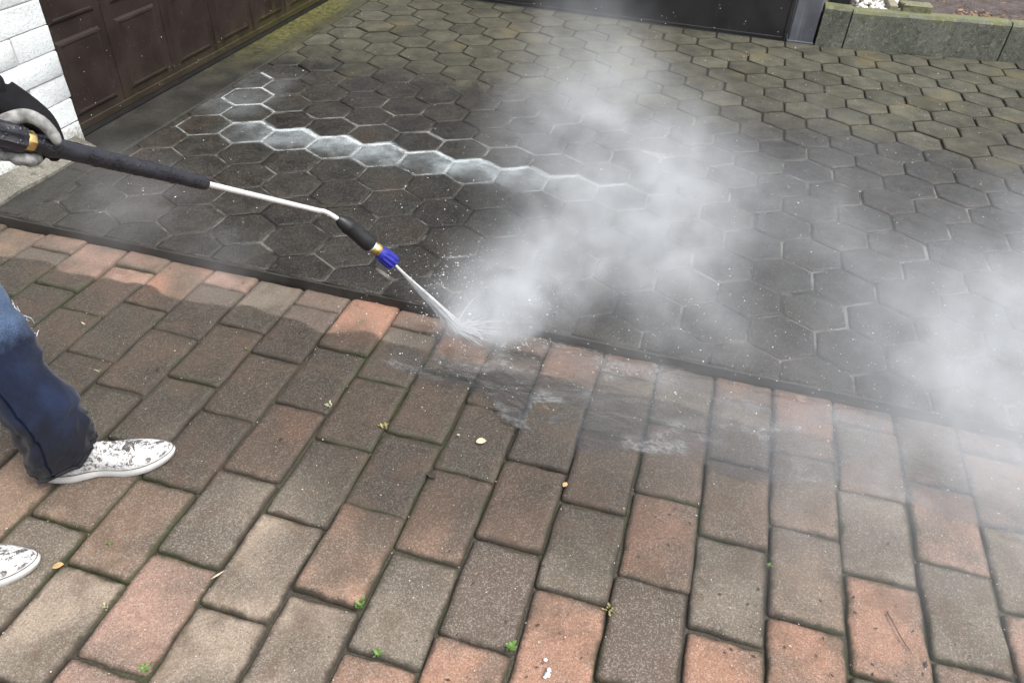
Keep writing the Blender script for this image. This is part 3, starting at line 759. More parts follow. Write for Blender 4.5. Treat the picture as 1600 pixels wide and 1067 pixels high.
def fold_at(ca, sa, z, seed):
    k = 1.+.9*max(0, 1-abs(z-.14)/.1)
    return k*1.5*(.0080*noise.noise(Vector((ca*1.3+seed, sa*1.3, z*13)))+.0045*noise.noise(Vector((ca*1.6, sa*1.6+seed, z*42-ca*1.2)))+.0060*((1-abs(noise.noise(Vector((ca*1.7+3, sa*1.7+seed, z*30+sa*2.5)))))**4-.4)*max(.25, 1-z/.4))
def leg_mesh(V, F, cs, d, seed=0., n=44):
    d, l, P, RR, TT = leg_rings(cs, d); b0 = len(V)
    for i, c_ in enumerate(P):
        for k in range(n):
            an = 2*math.pi*k/n; ca, sa = math.cos(an), math.sin(an)
            rf, rl = RR[i]
            z = c_.z
            fold = fold_at(ca, sa, z, seed)
            q = c_+d*(ca*(rf+fold))+l*(sa*(rl+fold)); q.z += TT[i]*ca*rf+.006*noise.noise(Vector((ca*2, sa*2, 5+seed)))*(1 if i == 0 else .3)
            V.append(q)
    for i in range(len(P)-1):
        for k in range(n): F.append((b0+i*n+k, b0+i*n+(k+1) % n, b0+(i+1)*n+(k+1) % n, b0+(i+1)*n+k))
D1 = (.835, .55); D2 = (.883, .47)
LEG1 = [((-1.270, .897, .062), .077, .064, .50), ((-1.275, .902, .10), .076, .062, .38), ((-1.293, .912, .16), .071, .061, .22), ((-1.333, .922, .24), .070, .064, .12),
        ((-1.383, .935, .33), .074, .069, .05), ((-1.43, .945, .42), .078, .074, 0), ((-1.46, .95, .50), .080, .078, 0), ((-1.488, .925, .62), .086, .086, 0), ((-1.505, .885, .75), .094, .094, 0), ((-1.508, .845, .86), .104, .098, 0), ((-1.505, .825, .96), .100, .090, 0)]
LEG2 = [((-1.372, .552, .06), .082, .066, .45), ((-1.385, .555, .10), .080, .064, .35), ((-1.405, .565, .18), .070, .062, .15), ((-1.425, .585, .30), .072, .068, 0), ((-1.435, .61, .48), .080, .078, 0), ((-1.46, .64, .66), .090, .088, 0), ((-1.485, .668, .84), .104, .096, 0), ((-1.495, .69, .96), .100, .090, 0)]
V = []; F = []
leg_mesh(V, F, LEG1, D1, 1.7); leg_mesh(V, F, LEG2, D2, 5.1)
hd = Vector((.84, .54, 0)); hl = Vector((-.54, .84, 0)); hc = Vector((-1.497, .755, 0))
b0 = len(V); nn = 44
hr = [(.80, .108, .175), (.86, .120, .190), (.92, .122, .185), (.98, .115, .172), (1.03, .110, .162)]
for z, a, b in hr:
    for k in range(nn):
        an = 2*math.pi*k/nn; V.append(hc+hd*math.cos(an)*a+hl*math.sin(an)*b+Vector((0, 0, z)))
for i in range(len(hr)-1):
    for k in range(nn): F.append((b0+i*nn+k, b0+i*nn+(k+1) % nn, b0+(i+1)*nn+(k+1) % nn, b0+(i+1)*nn+k))
jeans = pinv(link('jeans', mesh('jeans', V, F, M_DENIM, True)))
sm = jeans.modifiers.new('thick', 'SOLIDIFY'); sm.thickness = .0025; sm.offset = -1
# raised outer seam with stitches, and the frayed tear on the shin of the left leg
d_, l_, P_, RR_, TT_ = leg_rings(LEG1, D1)
def leg_pt(f, an, out=0.):
    i = f*(len(P_)-1); i0 = int(i); t_ = i-i0; i1 = min(i0+1, len(P_)-1)
    c_ = P_[i0].lerp(P_[i1], t_); rf = RR_[i0][0]*(1-t_)+RR_[i1][0]*t_; rl = RR_[i0][1]*(1-t_)+RR_[i1][1]*t_; ca, sa = math.cos(an), math.sin(an); z = c_.z
    fold = fold_at(ca, sa, z, 1.7)
    q = c_+d_*(ca*(rf+fold+out))+l_*(sa*(rl+fold+out)); q.z += (TT_[i0]*(1-t_)+TT_[i1]*t_)*ca*rf; return q
V = []; F = []
tube(V, F, [leg_pt(.012+.42*i/40, -1.75, .0012) for i in range(41)], [.0022]*41, 6)
pinv(link('seam', mesh('seam', V, F, simple('seam_denim', (.004, .007, .018), .9, spec=.1), True), None)); bpy.data.objects['seam'].parent = jeans; bpy.data.objects['seam'].matrix_parent_inverse = Matrix.Identity(4)
V = []; F = []
for f_, o_, r_ in ((.0015, .0012, .0030), (.045, .0004, .0011)):
    hp = [leg_pt(f_, 2*math.pi*i/72, o_) for i in range(73)]; tube(V, F, hp, [r_]*73, 6, False)
hm_ = link('hem', mesh('hem', V, F, M_DENIM, True)); hm_.parent = jeans
M_THREAD = simple('white_thread', (.62, .66, .72), .9, var=.15)
V = []; F = []; rnt = random.Random(5)
best = min(((abs(px(leg_pt(f/200, a/40))[0]-20)+abs(px(leg_pt(f/200, a/40))[1]-503), f/200, a/40) for f in range(70, 160) for a in range(-60, 40)), key=lambda q: q[0])
tf, ta = best[1], best[2]
for _ in range(260):
    f = tf+rnt.gauss(0, .018); a = ta+rnt.gauss(0, .22); p0 = leg_pt(f, a, .001); p1 = leg_pt(f+rnt.gauss(0, .012), a+rnt.uniform(.06, .22), rnt.uniform(.003, .020))
    tube(V, F, [p0, (p0+p1)/2+Vector([rnt.gauss(0, .002) for _ in range(3)]), p1], [.0008, .0009, .0004], 4)
fr = pinv(link('frayed_threads', mesh('frayed_threads', V, F, M_THREAD)), jeans); tag(fr, 'white frayed threads round the tear in the jeans')
V = []; F = []; Nn = 14
for r_ in (0., .5, 1.):
    for k in range(Nn):
        an = 2*math.pi*k/Nn; j_ = 1+.3*math.sin(3*an+1); V.append(leg_pt(tf-.004+.013*r_*j_*math.sin(an), ta+.02+.13*r_*j_*math.cos(an), .0018))
for r_ in range(2):
    for k in range(Nn): F.append((r_*Nn+k, r_*Nn+(k+1) % Nn, (r_+1)*Nn+(k+1) % Nn, (r_+1)*Nn+k))
tr_ = pinv(link('tear', mesh('tear', V, F, simple('tear_lining', (.008, .009, .014), .9))), jeans); tag(tr_, 'dark hole torn in the jeans leg')

# shoes
def shoe_mat():
    t = NT('cracked_white_leather'); p = t.n('TexCoord').outputs['Object']
    a = t.noise(p, 26., 5., .7, 1.2); b = t.noise(p, 75., 4., .7, .6); cr = t.vor(t.n('VectorMath', {0: p, 1: t.noise(p, 30., 3., out=1)}, operation='MULTIPLY_ADD').outputs[0], 60., 'DISTANCE_TO_EDGE')
    X, Y, Z = t.xyz(p)
    zone = t.mr(Z, .022, .04, .15, 1.)
    pat = t.math('MULTIPLY', t.mr(a, .475, .505), t.mr(b, .48, .52))
    pat = t.math('MAXIMUM', pat, t.math('MULTIPLY', t.mr(b, .585, .615), t.mr(a, .36, .42)))
    pat = t.math('MAXIMUM', pat, t.math('MULTIPLY', t.mr(cr, .02, .06, 1., 0.), t.mr(a, .44, .52)))
    k = t.math('MULTIPLY', pat, zone)
    col = t.mix(k, t.mix(t.mr(a, .3, .7), (.66, .67, .67), (.54, .54, .53)), t.mix(t.mr(b, .4, .7), (.055, .047, .043), (.12, .105, .10)))
    return t.surf(t.pbr(Base_Color=col, Roughness=.55, Normal=t.bump(t.math('SUBTRACT', t.math('MULTIPLY', a, .4), t.math('MULTIPLY', k, .6)), .6, .002)))
M_SHOE = shoe_mat(); M_SOLE = simple('white_rubber_sole', (.58, .58, .56), .6, var=.1, scale=40); M_DSEAM = simple('scuffed_grey_seam', (.10, .09, .085), .8, var=.5, scale=90); M_LACE = simple('white_lace', (.56, .56, .54), .85, var=.2, scale=60)
def soleline(x, L):   # half widths (inner, outer) along the sole
    f = x/L
    w = .0395*math.sqrt(max(0., 1-abs(2*f-1)**(4.2 if f > .5 else 3.2)))
    return w*(.86+.30*math.exp(-((f-.70)/.20)**2)-.17*math.exp(-((f-.42)/.13)**2))
def make_shoe(hx_, hy_, d, flip=1, L=.292):
    sh = empty('shoe', (hx_, hy_, 0), math.atan2(d[1], d[0])); xs = [L*(.5-.5*math.cos(math.pi*i/30)) for i in range(31)]
    V = []; F = []; m = 18
    tops = [(0, .050), (.02, .078), (.06, .095), (.10, .096), (.135, .083), (.17, .066), (.21, .058), (.245, .055), (.275, .050), (.292, .040)]
    def top(x):
        for (a, b), (c_, e) in zip(tops, tops[1:]):
            if x <= c_: t_ = (x-a)/(c_-a); t_ = t_*t_*(3-2*t_) if False else t_; return b+(e-b)*t_
        return .03
    for x in xs:
        w = max(.004, soleline(x, L)-.002); h = top(x)-.018
        for k in range(m+1):
            an = math.pi*k/m; ca, sa = math.cos(an), math.sin(an)
            y = w*math.copysign(abs(ca)**.75, ca)*(1-.18*sa*(1 if x < .16 else .5)); z = .018+h*sa**.62
            z += .0012*noise.noise(Vector((x*60, y*60, z*60)))
            xx = L/2+(x-L/2)*(.985-.02*sa)
            V.append((xx, y*flip, z))
    for i in range(30):
        for k in range(m): F.append((i*(m+1)+k, i*(m+1)+k+1, (i+1)*(m+1)+k+1, (i+1)*(m+1)+k))
    up = mesh('upper', V, F, M_SHOE, True); b = bmesh.new(); b.from_mesh(up); bmesh.ops.recalc_face_normals(b, faces=b.faces); b.to_mesh(up); b.free(); link('upper', up, sh)
    V = []; F = []; ring = [(x, soleline(x, L)) for x in xs]+[(x, -soleline(x, L)) for x in reversed(xs[1:-1])]; n = len(ring)
    for z, s_ in ((.001, .93), (.004, .985), (.012, 1.0), (.0155, 1.012), (.018, 1.0), (.0245, 1.0), (.0265, .97)):
        for x, y in ring: 
            lift = .010*max(0, (x-.22)/.07)**2*(1 if z < .02 else .8)+.003*max(0, 1-abs(x-.115)/.05)*(1 if z < .01 else 0)
            V.append((L/2+(x-L/2)*s_, y*s_*flip, z+lift))
    for r in range(6):
        for k in range(n): F.append((r*n+k, r*n+(k+1) % n, (r+1)*n+(k+1) % n, (r+1)*n+k))
    F.append(tuple(range(n))); F.append(tuple(6*n+k for k in range(n)))
    so_ = mesh('sole', V, F, M_SOLE, True); b = bmesh.new(); b.from_mesh(so_); bmesh.ops.recalc_face_normals(b, faces=b.faces); b.to_mesh(so_); b.free(); link('sole', so_, sh)
    V = []; F = []; wl = [(x, soleline(x, L)*1.003, .0272) for x in xs]+[(x, -soleline(x, L)*1.003, .0272) for x in reversed(xs[1:-1])]
    wl = [Vector((L/2+(x-L/2)*.992, y*flip, z+.008*max(0, (x-.22)/.07)**2)) for x, y, z in wl]; tube(V, F, wl+[wl[0]], [.0011]*(len(wl)+1), 5, False); link('welt', mesh('welt', V, F, M_DSEAM, True), sh)
    for i in range(5):
        x = .126+i*.0145; zt = top(x); w = .021-.0010*i
        V = []; F = []
        tube(V, F, [(x+.004*math.sin(t_*3), w*t_*flip, zt+.0015-.012*abs(t_)**2.2) for t_ in (-1, -.6, -.2, .2, .6, 1)], [(.0034, .0016)]*6, 6); link('lace', mesh('lace', V, F, M_LACE, True), sh)
    V = []; F = []
    tube(V, F, [(.204-.012*(1-t_*t_)+.016, .034*t_*flip, top(.215)+.0012-.026*abs(t_)**2.6) for t_ in [q/6-1 for q in range(13)]], [.0019]*13, 6); link('toe_seam', mesh('toe_seam', V, F, M_DSEAM, True), sh)
    V = []; F = []
    tube(V, F, [(.19, .030*flip, .05), (.215, .037*flip, .034), (.235, .036*flip, .030)], [.0012]*3, 6); link('side_seam', mesh('side_seam', V, F, M_DSEAM, True), sh)
    V = []; F = []
    tube(V, F, [(.200-.008*(1-t_*t_), .020*t_*flip, top(.196)+.0012-.010*abs(t_)**2.6) for t_ in [q/6-1 for q in range(13)]], [(.005, .0012)]*13, 6); link('vamp_gap', mesh('vamp_gap', V, F, M_DSEAM, True), sh)
    return sh
s1 = make_shoe(-1.318, .862, D1); s2 = make_shoe(-1.408, .532, D2, -1)
for s_ in (s1, s2): s_.parent = person; s_.matrix_parent_inverse = person.matrix_basis.inverted()

# body under the clothes, jacket, head
lW = atD((-16, 148), 1.14); GR = lp_(along(52))
rW = lp_(-.49)+Vector((-.02, -.02, .03))
pel = Vector((-1.497, .755, .93)); che = Vector((-1.47, .775, 1.27)); nek = Vector((-1.445, .79, 1.45)); hed = Vector((-1.405, .815, 1.60))
lS = che+hl*.18+Vector((0, 0, .10)); rS = che-hl*.18+Vector((0, 0, .10))
lE = lS.lerp(lW, .5)+Vector((-.08, .04, -.10)); rE = rS.lerp(rW, .5)-hd*.10-hl*.05-Vector((0, 0, .12))
bv = [(pel, .13), (pel.lerp(che, .5), (.12, .11)), (che, .13), (nek, .055), (hed-Vector((0, 0, .05)), .07), (hed+Vector((0, 0, .06)), .085),
      (lS, .06), (lE, .042), (lW, .028), (rS, .06), (rE, .042), (rW, .028),
      (Vector((-1.505, .85, .86)), .085), (Vector((-1.46, .95, .50)), .055), (Vector((-1.285, .905, .09)), .038), (Vector((-1.48, .66, .86)), .085), (Vector((-1.435, .61, .48)), .055), (Vector((-1.385, .553, .09)), .038), (hed+hd*.085+Vector((0, 0, -.01)), .016)]
be = [(0, 1), (1, 2), (2, 3), (3, 4), (4, 5), (2, 6), (6, 7), (7, 8), (2, 9), (9, 10), (10, 11), (0, 12), (12, 13), (13, 14), (0, 15), (15, 16), (16, 17), (4, 18)]
pinv(skin_obj('body', bv, be, M_SKIN))
M_JACK = simple('black_jacket', (.012, .012, .014), .8, var=.3, scale=18)
jv = [(pel+Vector((0, 0, .02)), .165), (pel.lerp(che, .5), .155), (che, (.165, .15)), (nek-Vector((0, 0, .03)), .075), (lS, .078), (lE, .058), (lW.lerp(lE, .12), .043), (rS, .078), (rE, .058), (rW.lerp(rE, -.05), .040)]
pinv(skin_obj('jacket', jv, [(0, 1), (1, 2), (2, 3), (2, 4), (4, 5), (5, 6), (2, 7), (7, 8), (8, 9)], M_JACK))
b = bmesh.new(); bmesh.ops.create_icosphere(b, subdivisions=3, radius=.105)
for v in list(b.verts):
    if v.co.z < -.01 and v.co.dot(hd) > -.03: b.verts.remove(v)
for v in b.verts: v.co.z *= 1.12; v.co += v.co.normalized()*.006*noise.noise(v.co*40)
hb = pinv(link('hair', bm_mesh('hair', b, simple('dark_hair', (.03, .02, .015), .7), True))); hb.location = hed+Vector((0, 0, .03))-hd*.012
for sgn in (-1, 1):
    b = bmesh.new(); bmesh.ops.create_icosphere(b, subdivisions=2, radius=.011); e_ = pinv(link('eye', bm_mesh('eye', b, simple('eye_white', (.6, .6, .58), .2), True))); e_.location = hed+hd*.066+hl*.03*sgn+Vector((0, 0, .02))

# gloved hands: palm, four fingers round the lance and a thumb, fused into one surface
def fuse(name, chains, mat, voxel=.0028, parent=None):
    V = []; F = []
    for pts, rad in chains: tube(V, F, *catmull(pts, rad, 4), n=12)
    o = link(name, mesh(name, V, F, mat, True)); rm = o.modifiers.new('fuse', 'REMESH'); rm.mode = 'VOXEL'; rm.voxel_size = voxel; rm.use_smooth_shade = True
    s_ = o.modifiers.new('soft', 'SMOOTH'); s_.factor = .5; s_.iterations = 4
    if parent is None: pinv(o)
    else: o.parent = parent
    return o
M_GB = simple('black_knit_glove', (.009, .009, .010), .9, var=.3, scale=40, bump=.5, bs=700, bd=.0015, spec=.2); M_GP = simple('grey_palm_coating', (.22, .22, .21), .8, var=.5, scale=60, bump=.4, bs=200)
def hand_chains(A):
    back = [([A((-40, 138), 1.165), A((12, 168), 1.205), A((48, 186), 1.225), A((70, 205), 1.245)], [(.037, .032), (.036, .030), (.030, .024), (.022, .016)]),
            ([A((8, 140), 1.20), A((40, 162), 1.22), A((68, 184), 1.235), A((84, 208), 1.245), A((90, 232), 1.25), A((82, 246), 1.235)], [.017, .0165, .0148, .0125, .0115, .010]),
            ([A((45, 178), 1.25), A((62, 205), 1.265), A((64, 234), 1.25), A((54, 247), 1.225)], [.014, .0125, .0118, .0112]),
            ([A((22, 175), 1.24), A((38, 205), 1.255), A((42, 234), 1.24), A((34, 245), 1.215)], [.014, .0122, .0115, .011]),
            ([A((0, 172), 1.22), A((14, 205), 1.235), A((20, 232), 1.225), A((12, 241), 1.20)], [.013, .011, .0102, .0098])]
    grey = [([A((-8, 198), 1.165), A((18, 186), 1.165), A((42, 181), 1.175), A((66, 192), 1.185), A((84, 212), 1.20), A((90, 224), 1.21)], [.012, .0118, .0108, .0102, .0094, .007]),
            ([A((56, 246), 1.222), A((46, 251), 1.20), A((36, 246), 1.185)], [.0118, .0112, .008]), ([A((36, 245), 1.212), A((28, 249), 1.192), A((20, 243), 1.178)], [.0114, .0108, .008]),
            ([A((14, 241), 1.198), A((5, 243), 1.18), A((-3, 238), 1.17)], [.010, .0095, .007])]
    return back, grey
bk, gy = hand_chains(atD)
gl_ = fuse('glove', bk, M_GB); pc_ = fuse('palm_coating', gy, M_GP, .0024, gl_); tag(pc_, 'grey coated thumb and fingertips of the black glove')
sh_ = lp_(-.46)-lp_(along(45))
bk2, gy2 = hand_chains(lambda q, D: atD(q, D)+sh_)
g2_ = fuse('glove', bk2, M_GB); fuse('palm_coating', gy2, M_GP, .0024, g2_)
V = []; F = []; tube(V, F, [lW.lerp(lE, .22), lW.lerp(lE, .10), lW.lerp(lE, .03)], [.040, .038, .034], 20, True)
pinv(link('glove_cuff', mesh('glove_cuff', V, F, M_JACK, True)))


# ------------------------------------------------------------------ water film, foam
def film_mat():
    t = NT('water_film'); p = t.n('NewGeometry').outputs['Position']; X, Y, Z = t.xyz(p)
    mp = t.n('Mapping', {'Vector': p, 'Scale': (1., 1.7, 1.), 'Rotation': (0, 0, .35)}).outputs[0]
    a = t.noise(mp, 11., 2., .5, .5); b = t.noise(mp, 40., 3., .55, .9); c_ = t.noise(p, 5.5, 2.)
    fade = t.n('Attribute', attribute_name='fade').outputs['Fac']
    ridge = t.math('SUBTRACT', 1., t.math('ABSOLUTE', t.math('MULTIPLY_ADD', b, 2., -1.)))         # thin curling foam threads
    foam = t.math('MULTIPLY', t.mr(ridge, .86, 1.), t.mr(t.math('ADD', c_, t.math('MULTIPLY', fade, -.12)), .36, .58))
    nrm = t.bump(t.math('ADD', a, t.math('MULTIPLY', b, .12)), .45, .016)
    fr = t.n('Fresnel', {'IOR': 1.33, 'Normal': nrm}).outputs[0]
    tr = t.n('BsdfTransparent', {'Color': (.90, .89, .87, 1)}); gl = t.n('BsdfGlossy', {'Roughness': .10, 'Normal': nrm})
    df = t.n('BsdfDiffuse', {'Color': (.60, .61, .60, 1)})
    s = t.n('MixShader', {0: t.math('MULTIPLY', fr, 3.6, clamp=True), 1: tr.outputs[0], 2: gl.outputs[0]})
    milk = t.math('ADD', t.math('MULTIPLY', foam, .20), t.mr(c_, .45, .72, .0, .07))
    s = t.n('MixShader', {0: milk, 1: s.outputs[0], 2: df.outputs[0]})
    cut = t.mr(t.math('ADD', fade, t.math('MULTIPLY_ADD', a, .7, -.35)), .15, .50)
    return t.surf(t.n('MixShader', {0: cut, 1: t.n('BsdfTransparent').outputs[0], 2: s.outputs[0]}))
YL = [(-1.05, 1.56), (-.84, 1.50), (-.65, 1.45), (-.44, 1.48), (-.36, 1.41), (-.23, 1.33), (0, 1.40), (.1, 1.42), (.3, 1.38), (.5, 1.46), (1.0, 1.40), (1.7, 1.36)]
def ylow(x):
    for (a, b), (c_, e) in zip(YL, YL[1:]):
        if x <= c_: return b+(e-b)*(x-a)/(c_-a)
    return 1.36
V = []; F = []; FD = []; nx, ny = 180, 34
for j in range(ny+1):
    for i in range(nx+1):
        x = -1.03+2.7*i/nx; y0 = ylow(x)-.03; y = y0+(KERB_Y-.006-y0)*j/ny
        V.append((x, y, .0048+.0022*noise.noise(Vector((x*16, y*22, 0)))+.0014*noise.noise(Vector((x*45, y*60, 4)))))
        dx = min(1, max(.0, (x+.86)/.5)**1.3); up = 1-max(0, (y-1.60)/.165)*(.8 if x < -.35 else .35)
        FD.append(max(0, min(1, (y-y0)/.07))*dx*up)
for j in range(ny):
    for i in range(nx): F.append((j*(nx+1)+i, j*(nx+1)+i+1, (j+1)*(nx+1)+i+1, (j+1)*(nx+1)+i))
me = mesh('water_film', V, F, film_mat(), True); me.attributes.new('fade', 'FLOAT', 'POINT').data.foreach_set('value', FD)
tag(link('water_film', me), 'thin sheet of foaming runoff water over the red bricks', 'water', kind='stuff')
# foam lines lying in the joints of the hexagon row
def foam_mat():
    t = NT('foam'); p = t.n('NewGeometry').outputs['Position']; a = t.noise(p, 14., 4.); b = t.noise(p, 120., 3.)
    f = t.n('Attribute', attribute_name='fade').outputs['Fac']
    al = t.math('MULTIPLY', t.mr(t.math('ADD', t.math('MULTIPLY', b, .5), t.math('MULTIPLY', a, 1.)), .58, .86, .08, 1.), f)
    d = t.pbr(Base_Color=(.74, .78, .78), Roughness=.6, Normal=t.bump(b, .5, .003))
    return t.surf(t.n('MixShader', {0: al, 1: t.n('BsdfTransparent').outputs[0], 2: d.outputs[0]}))
V = []; F = []; FD = []; done = set(); rf_ = random.Random(9)
def foam_edge(p, q, w, st):
    if min(p.x, q.x) < -2.205: return
    key = tuple(sorted([(round(p.x, 2), round(p.y, 2)), (round(q.x, 2), round(q.y, 2))]))
    if key in done: return
    done.add(key); n = 8; d = (q-p).normalized(); nn_ = Vector((-d.y, d.x, 0)); b0 = len(V)
    for i in range(n+1):
        c_ = p.lerp(q, i/n)
        for s_, h, f in ((-2.6, .0012, 0), (-1.1, .0022, st*.45), (-.4, .0028, st), (.5, .0028, st), (1.2, .0022, st*.45), (2.8, .0012, 0)):
            V.append(c_+nn_*(w*s_*rf_.uniform(.7, 1.25))+Vector((0, 0, HT+h))); FD.append(f*rf_.uniform(.75, 1.1))
    for i in range(n):
        for k in range(5): F.append((b0+i*6+k, b0+i*6+k+1, b0+(i+1)*6+k+1, b0+(i+1)*6+k))
def foam_hex(i, j, st, wid):
    x = HX0+i*HD+(j % 2)*HD/2; y = HY0+j*HD*math.sqrt(3)/2; R = HD/math.sqrt(3)
    Q = [Vector((x-math.sin(R_(60*k))*R, y+math.cos(R_(60*k))*R, 0)) for k in range(6)]
    for k in range(6):
        top = k in (0, 5)
        foam_edge(Q[k], Q[(k+1) % 6], wid*(1.5 if top else .8), st*(1 if top else .55))
for i in range(-3, 6): foam_hex(i, 0, (.72 if i < 2 else .5)-.05*abs(i+1), .0046)
for i, j in ((-5, 1), (-4, 1), (-4, 2), (-5, 2), (-5, 3), (-4, 0)): foam_hex(i, j, .62, .0032)
for i in range(-3, 4): foam_hex(i, 1, .22, .0028)
me = mesh('foam', V, F, foam_mat(), True); me.attributes.new('fade', 'FLOAT', 'POINT').data.foreach_set('value', FD)
tag(link('foam', me), 'white foam lines lying along a row of hexagon pavers', 'foam', kind='stuff')


# ------------------------------------------------------------------ weeds, litter, droplets
rs = random.Random(21)
def leafmesh(L, W_, mat, curl=.25):
    V = []; F = []; n = 5
    for i in range(n+1):
        f = i/n; w = W_*math.sin(math.pi*min(1, f*.95+.05))**.8
        z = L*curl*f*f
        V += [(L*f, -w, z+w*.35), (L*f, 0, z), (L*f, w, z+w*.35)]
    for i in range(n):
        for k in range(2): F.append((i*3+k, (i+1)*3+k, (i+1)*3+k+1, i*3+k+1))
    return mesh('leaf', V, F, mat, True)
def leafmat(name, c1, c2):
    t = NT(name); p = t.n('TexCoord').outputs['Object']; a = t.noise(p, 150., 3.)
    pb = t.pbr(Base_Color=t.mix(t.mr(a, .3, .7), c1, c2), Roughness=.5)
    tl = t.n('BsdfTranslucent', {'Color': (*c2, 1)})
    return t.surf(t.n('MixShader', {0: .3, 1: pb.outputs[0], 2: tl.outputs[0]}))
M_LG = leafmat('green_leaf', (.09, .20, .035), (.20, .34, .085)); M_LY = leafmat('dry_leaf', (.30, .28, .10), (.45, .40, .20)); M_LP = leafmat('pale_leaf', (.38, .40, .24), (.55, .54, .38))
def weed(p, s, nl, mat, label, spread=1.):
    g_ = onZ(p, -.003); w = empty('weed', g_, rs.uniform(0, 6)); tag(w, label, 'weed', 'weeds in the paving joints')
    lm = leafmesh(s*.62, s*.17, mat); lm2 = leafmesh(s*.45, s*.14, mat)
    V = []; F = []; tube(V, F, [(0, 0, -.006), (0, 0, s*.2), (s*.08, 0, s*.4)], [s*.07, s*.06, s*.04], 5); link('stem', mesh('stem', V, F, mat, True), w)
    for i in range(nl+3):
        a = i*2.4+rs.uniform(-.3, .3); z = s*(.12+.45*i/nl)
        link('leaf', lm if i % 2 == 0 else lm2, w, (rs.uniform(-.3, .3)*s*max(1, spread*.5), rs.uniform(-.3, .3)*s*max(1, spread*.5), z), (rs.uniform(-.3, .3), rs.uniform(-.75, -.15), a))
    return w
weed((563, 948), .020, 8, M_LG, 'upright light green weed at the joint corner of a brown brick')
weed((590, 1024), .018, 6, M_LG, 'small flat weed on the cross joint above an orange brick')
weed((797, 1018), .024, 7, M_LG, 'bright round-leaved weed between two orange bricks at the bottom')
weed((229, 1046), .020, 4, M_LG, 'three-leaved green seedling near the lower left corner')
weed((953, 955), .012, 22, M_LY, 'dry yellowish weed clump above a brown grey brick', 5.)
weed((168, 950), .012, 4, M_LP, 'tiny pale seedling between two tan bricks')
weed((172, 852), .012, 6, M_LG, 'tiny green moss tuft below the shoe beside a brown brick', 3.)
weed((154, 582), .012, 5, M_LP, 'pale star-shaped seedling beside the jeans leg')
weed((133, 510), .014, 4, M_LP, 'pale two-leaf seedling nearest the torn jeans')
weed((386, 548), .012, 5, M_LG, 'little green sprout in the joint near the washed strip')
weed((600, 668), .016, 14, M_LY, 'flattened straw coloured weed at a joint crossing mid pavement', 4.)
weed((515, 636), .016, 10, M_LP, 'thin pale root tangle on a joint of dark bricks', 4.)
weed((1202, 886), .012, 6, M_LG, 'small dark green tuft in the joint of the grey bricks', 2.)
def chip(name, p, L, W_, mat, label, cat, z=.004, rz=None):
    me = leafmesh(L, W_, mat, .12); o = link(name, me, None, onZ(p, z), (rs.uniform(-.1, .1), rs.uniform(-.1, .1), rs.uniform(0, 6) if rz is None else rz)); tag(o, label, cat); return o
M_PALE = simple('pale_dry_leaf', (.50, .42, .30), .8, var=.25, scale=120); M_DARKL = simple('dark_dead_leaf', (.035, .025, .02), .8, var=.3, scale=90); M_TAN = simple('tan_leaf', (.45, .30, .14), .8, var=.25, scale=90)
chip('dry_leaf', (744, 690), .026, .010, M_PALE, 'pale dry leaf lying flat on a grey brick', 'leaf', .004, .4)
chip('dry_leaf', (714, 678), .010, .004, M_LP, 'yellow green leaf fragment near the pale dry leaf', 'leaf')
chip('dry_leaf', (880, 760), .016, .006, M_TAN, 'small orange tan leaf standing in a brick joint', 'leaf', .003, 1.2)
chip('dry_leaf', (668, 738), .030, .008, M_DARKL, 'dark curled leaf stuck across a brick joint', 'leaf', .004, -.5)
chip('dry_leaf', (436, 688), .012, .004, M_DARKL, 'black leaf crumb on an orange brown brick', 'leaf')
chip('dry_leaf', (82, 886), .024, .008, M_TAN, 'crumpled tan leaf beside the cut off shoe', 'leaf', .003, .5)
chip('dry_leaf', (330, 904), .03, .0022, M_PALE, 'thin straw lying in a joint of tan bricks', 'straw', .002, 1.0)
chip('dry_leaf', (243, 578), .012, .006, M_DARKL, 'dark crumb on a brown brick near the jeans', 'leaf')
# twig
a_, b_ = onZ((1386, 955), .004), onZ((1425, 1020), .004); V = []; F = []
pt = [a_, a_.lerp(b_, .3)+Vector((-.002, -.002, .002)), a_.lerp(b_, .65)+Vector((-.004, -.003, .003)), b_]
tube(V, F, *catmull(pt, [.0022, .0014, .0013, .0009], 4), n=6)
tw = link('twig', mesh('twig', V, F, simple('twig_bark', (.10, .07, .05), .8), True)); tag(tw, 'thin bent twig on an orange pink brick', 'twig')
a_, b_ = onZ((1092, 900), .004), onZ((1112, 922), .004); V = []; F = []; tube(V, F, [a_, a_.lerp(b_, .5)+Vector((0, .001, .002)), b_], [.0008, .0009, .0006], 5)
tag(link('twig', mesh('twig', V, F, bpy.data.materials['twig_bark'], True)), 'short hair-thin twig on a grey brick', 'twig')
# white dropping
V = []; F = []
for p, r in (((852, 1030), .005), ((858, 1046), .006), ((855, 1053), .0075), ((851, 1057), .005)): rock(V, F, onZ(p, .001), r, (1, 1, .22), rs)
tag(link('bird_dropping', mesh('bird_dropping', V, F, simple('white_dropping', (.75, .76, .74), .7, var=.1), True)), 'white bird dropping on the orange brick at the bottom', 'dropping')
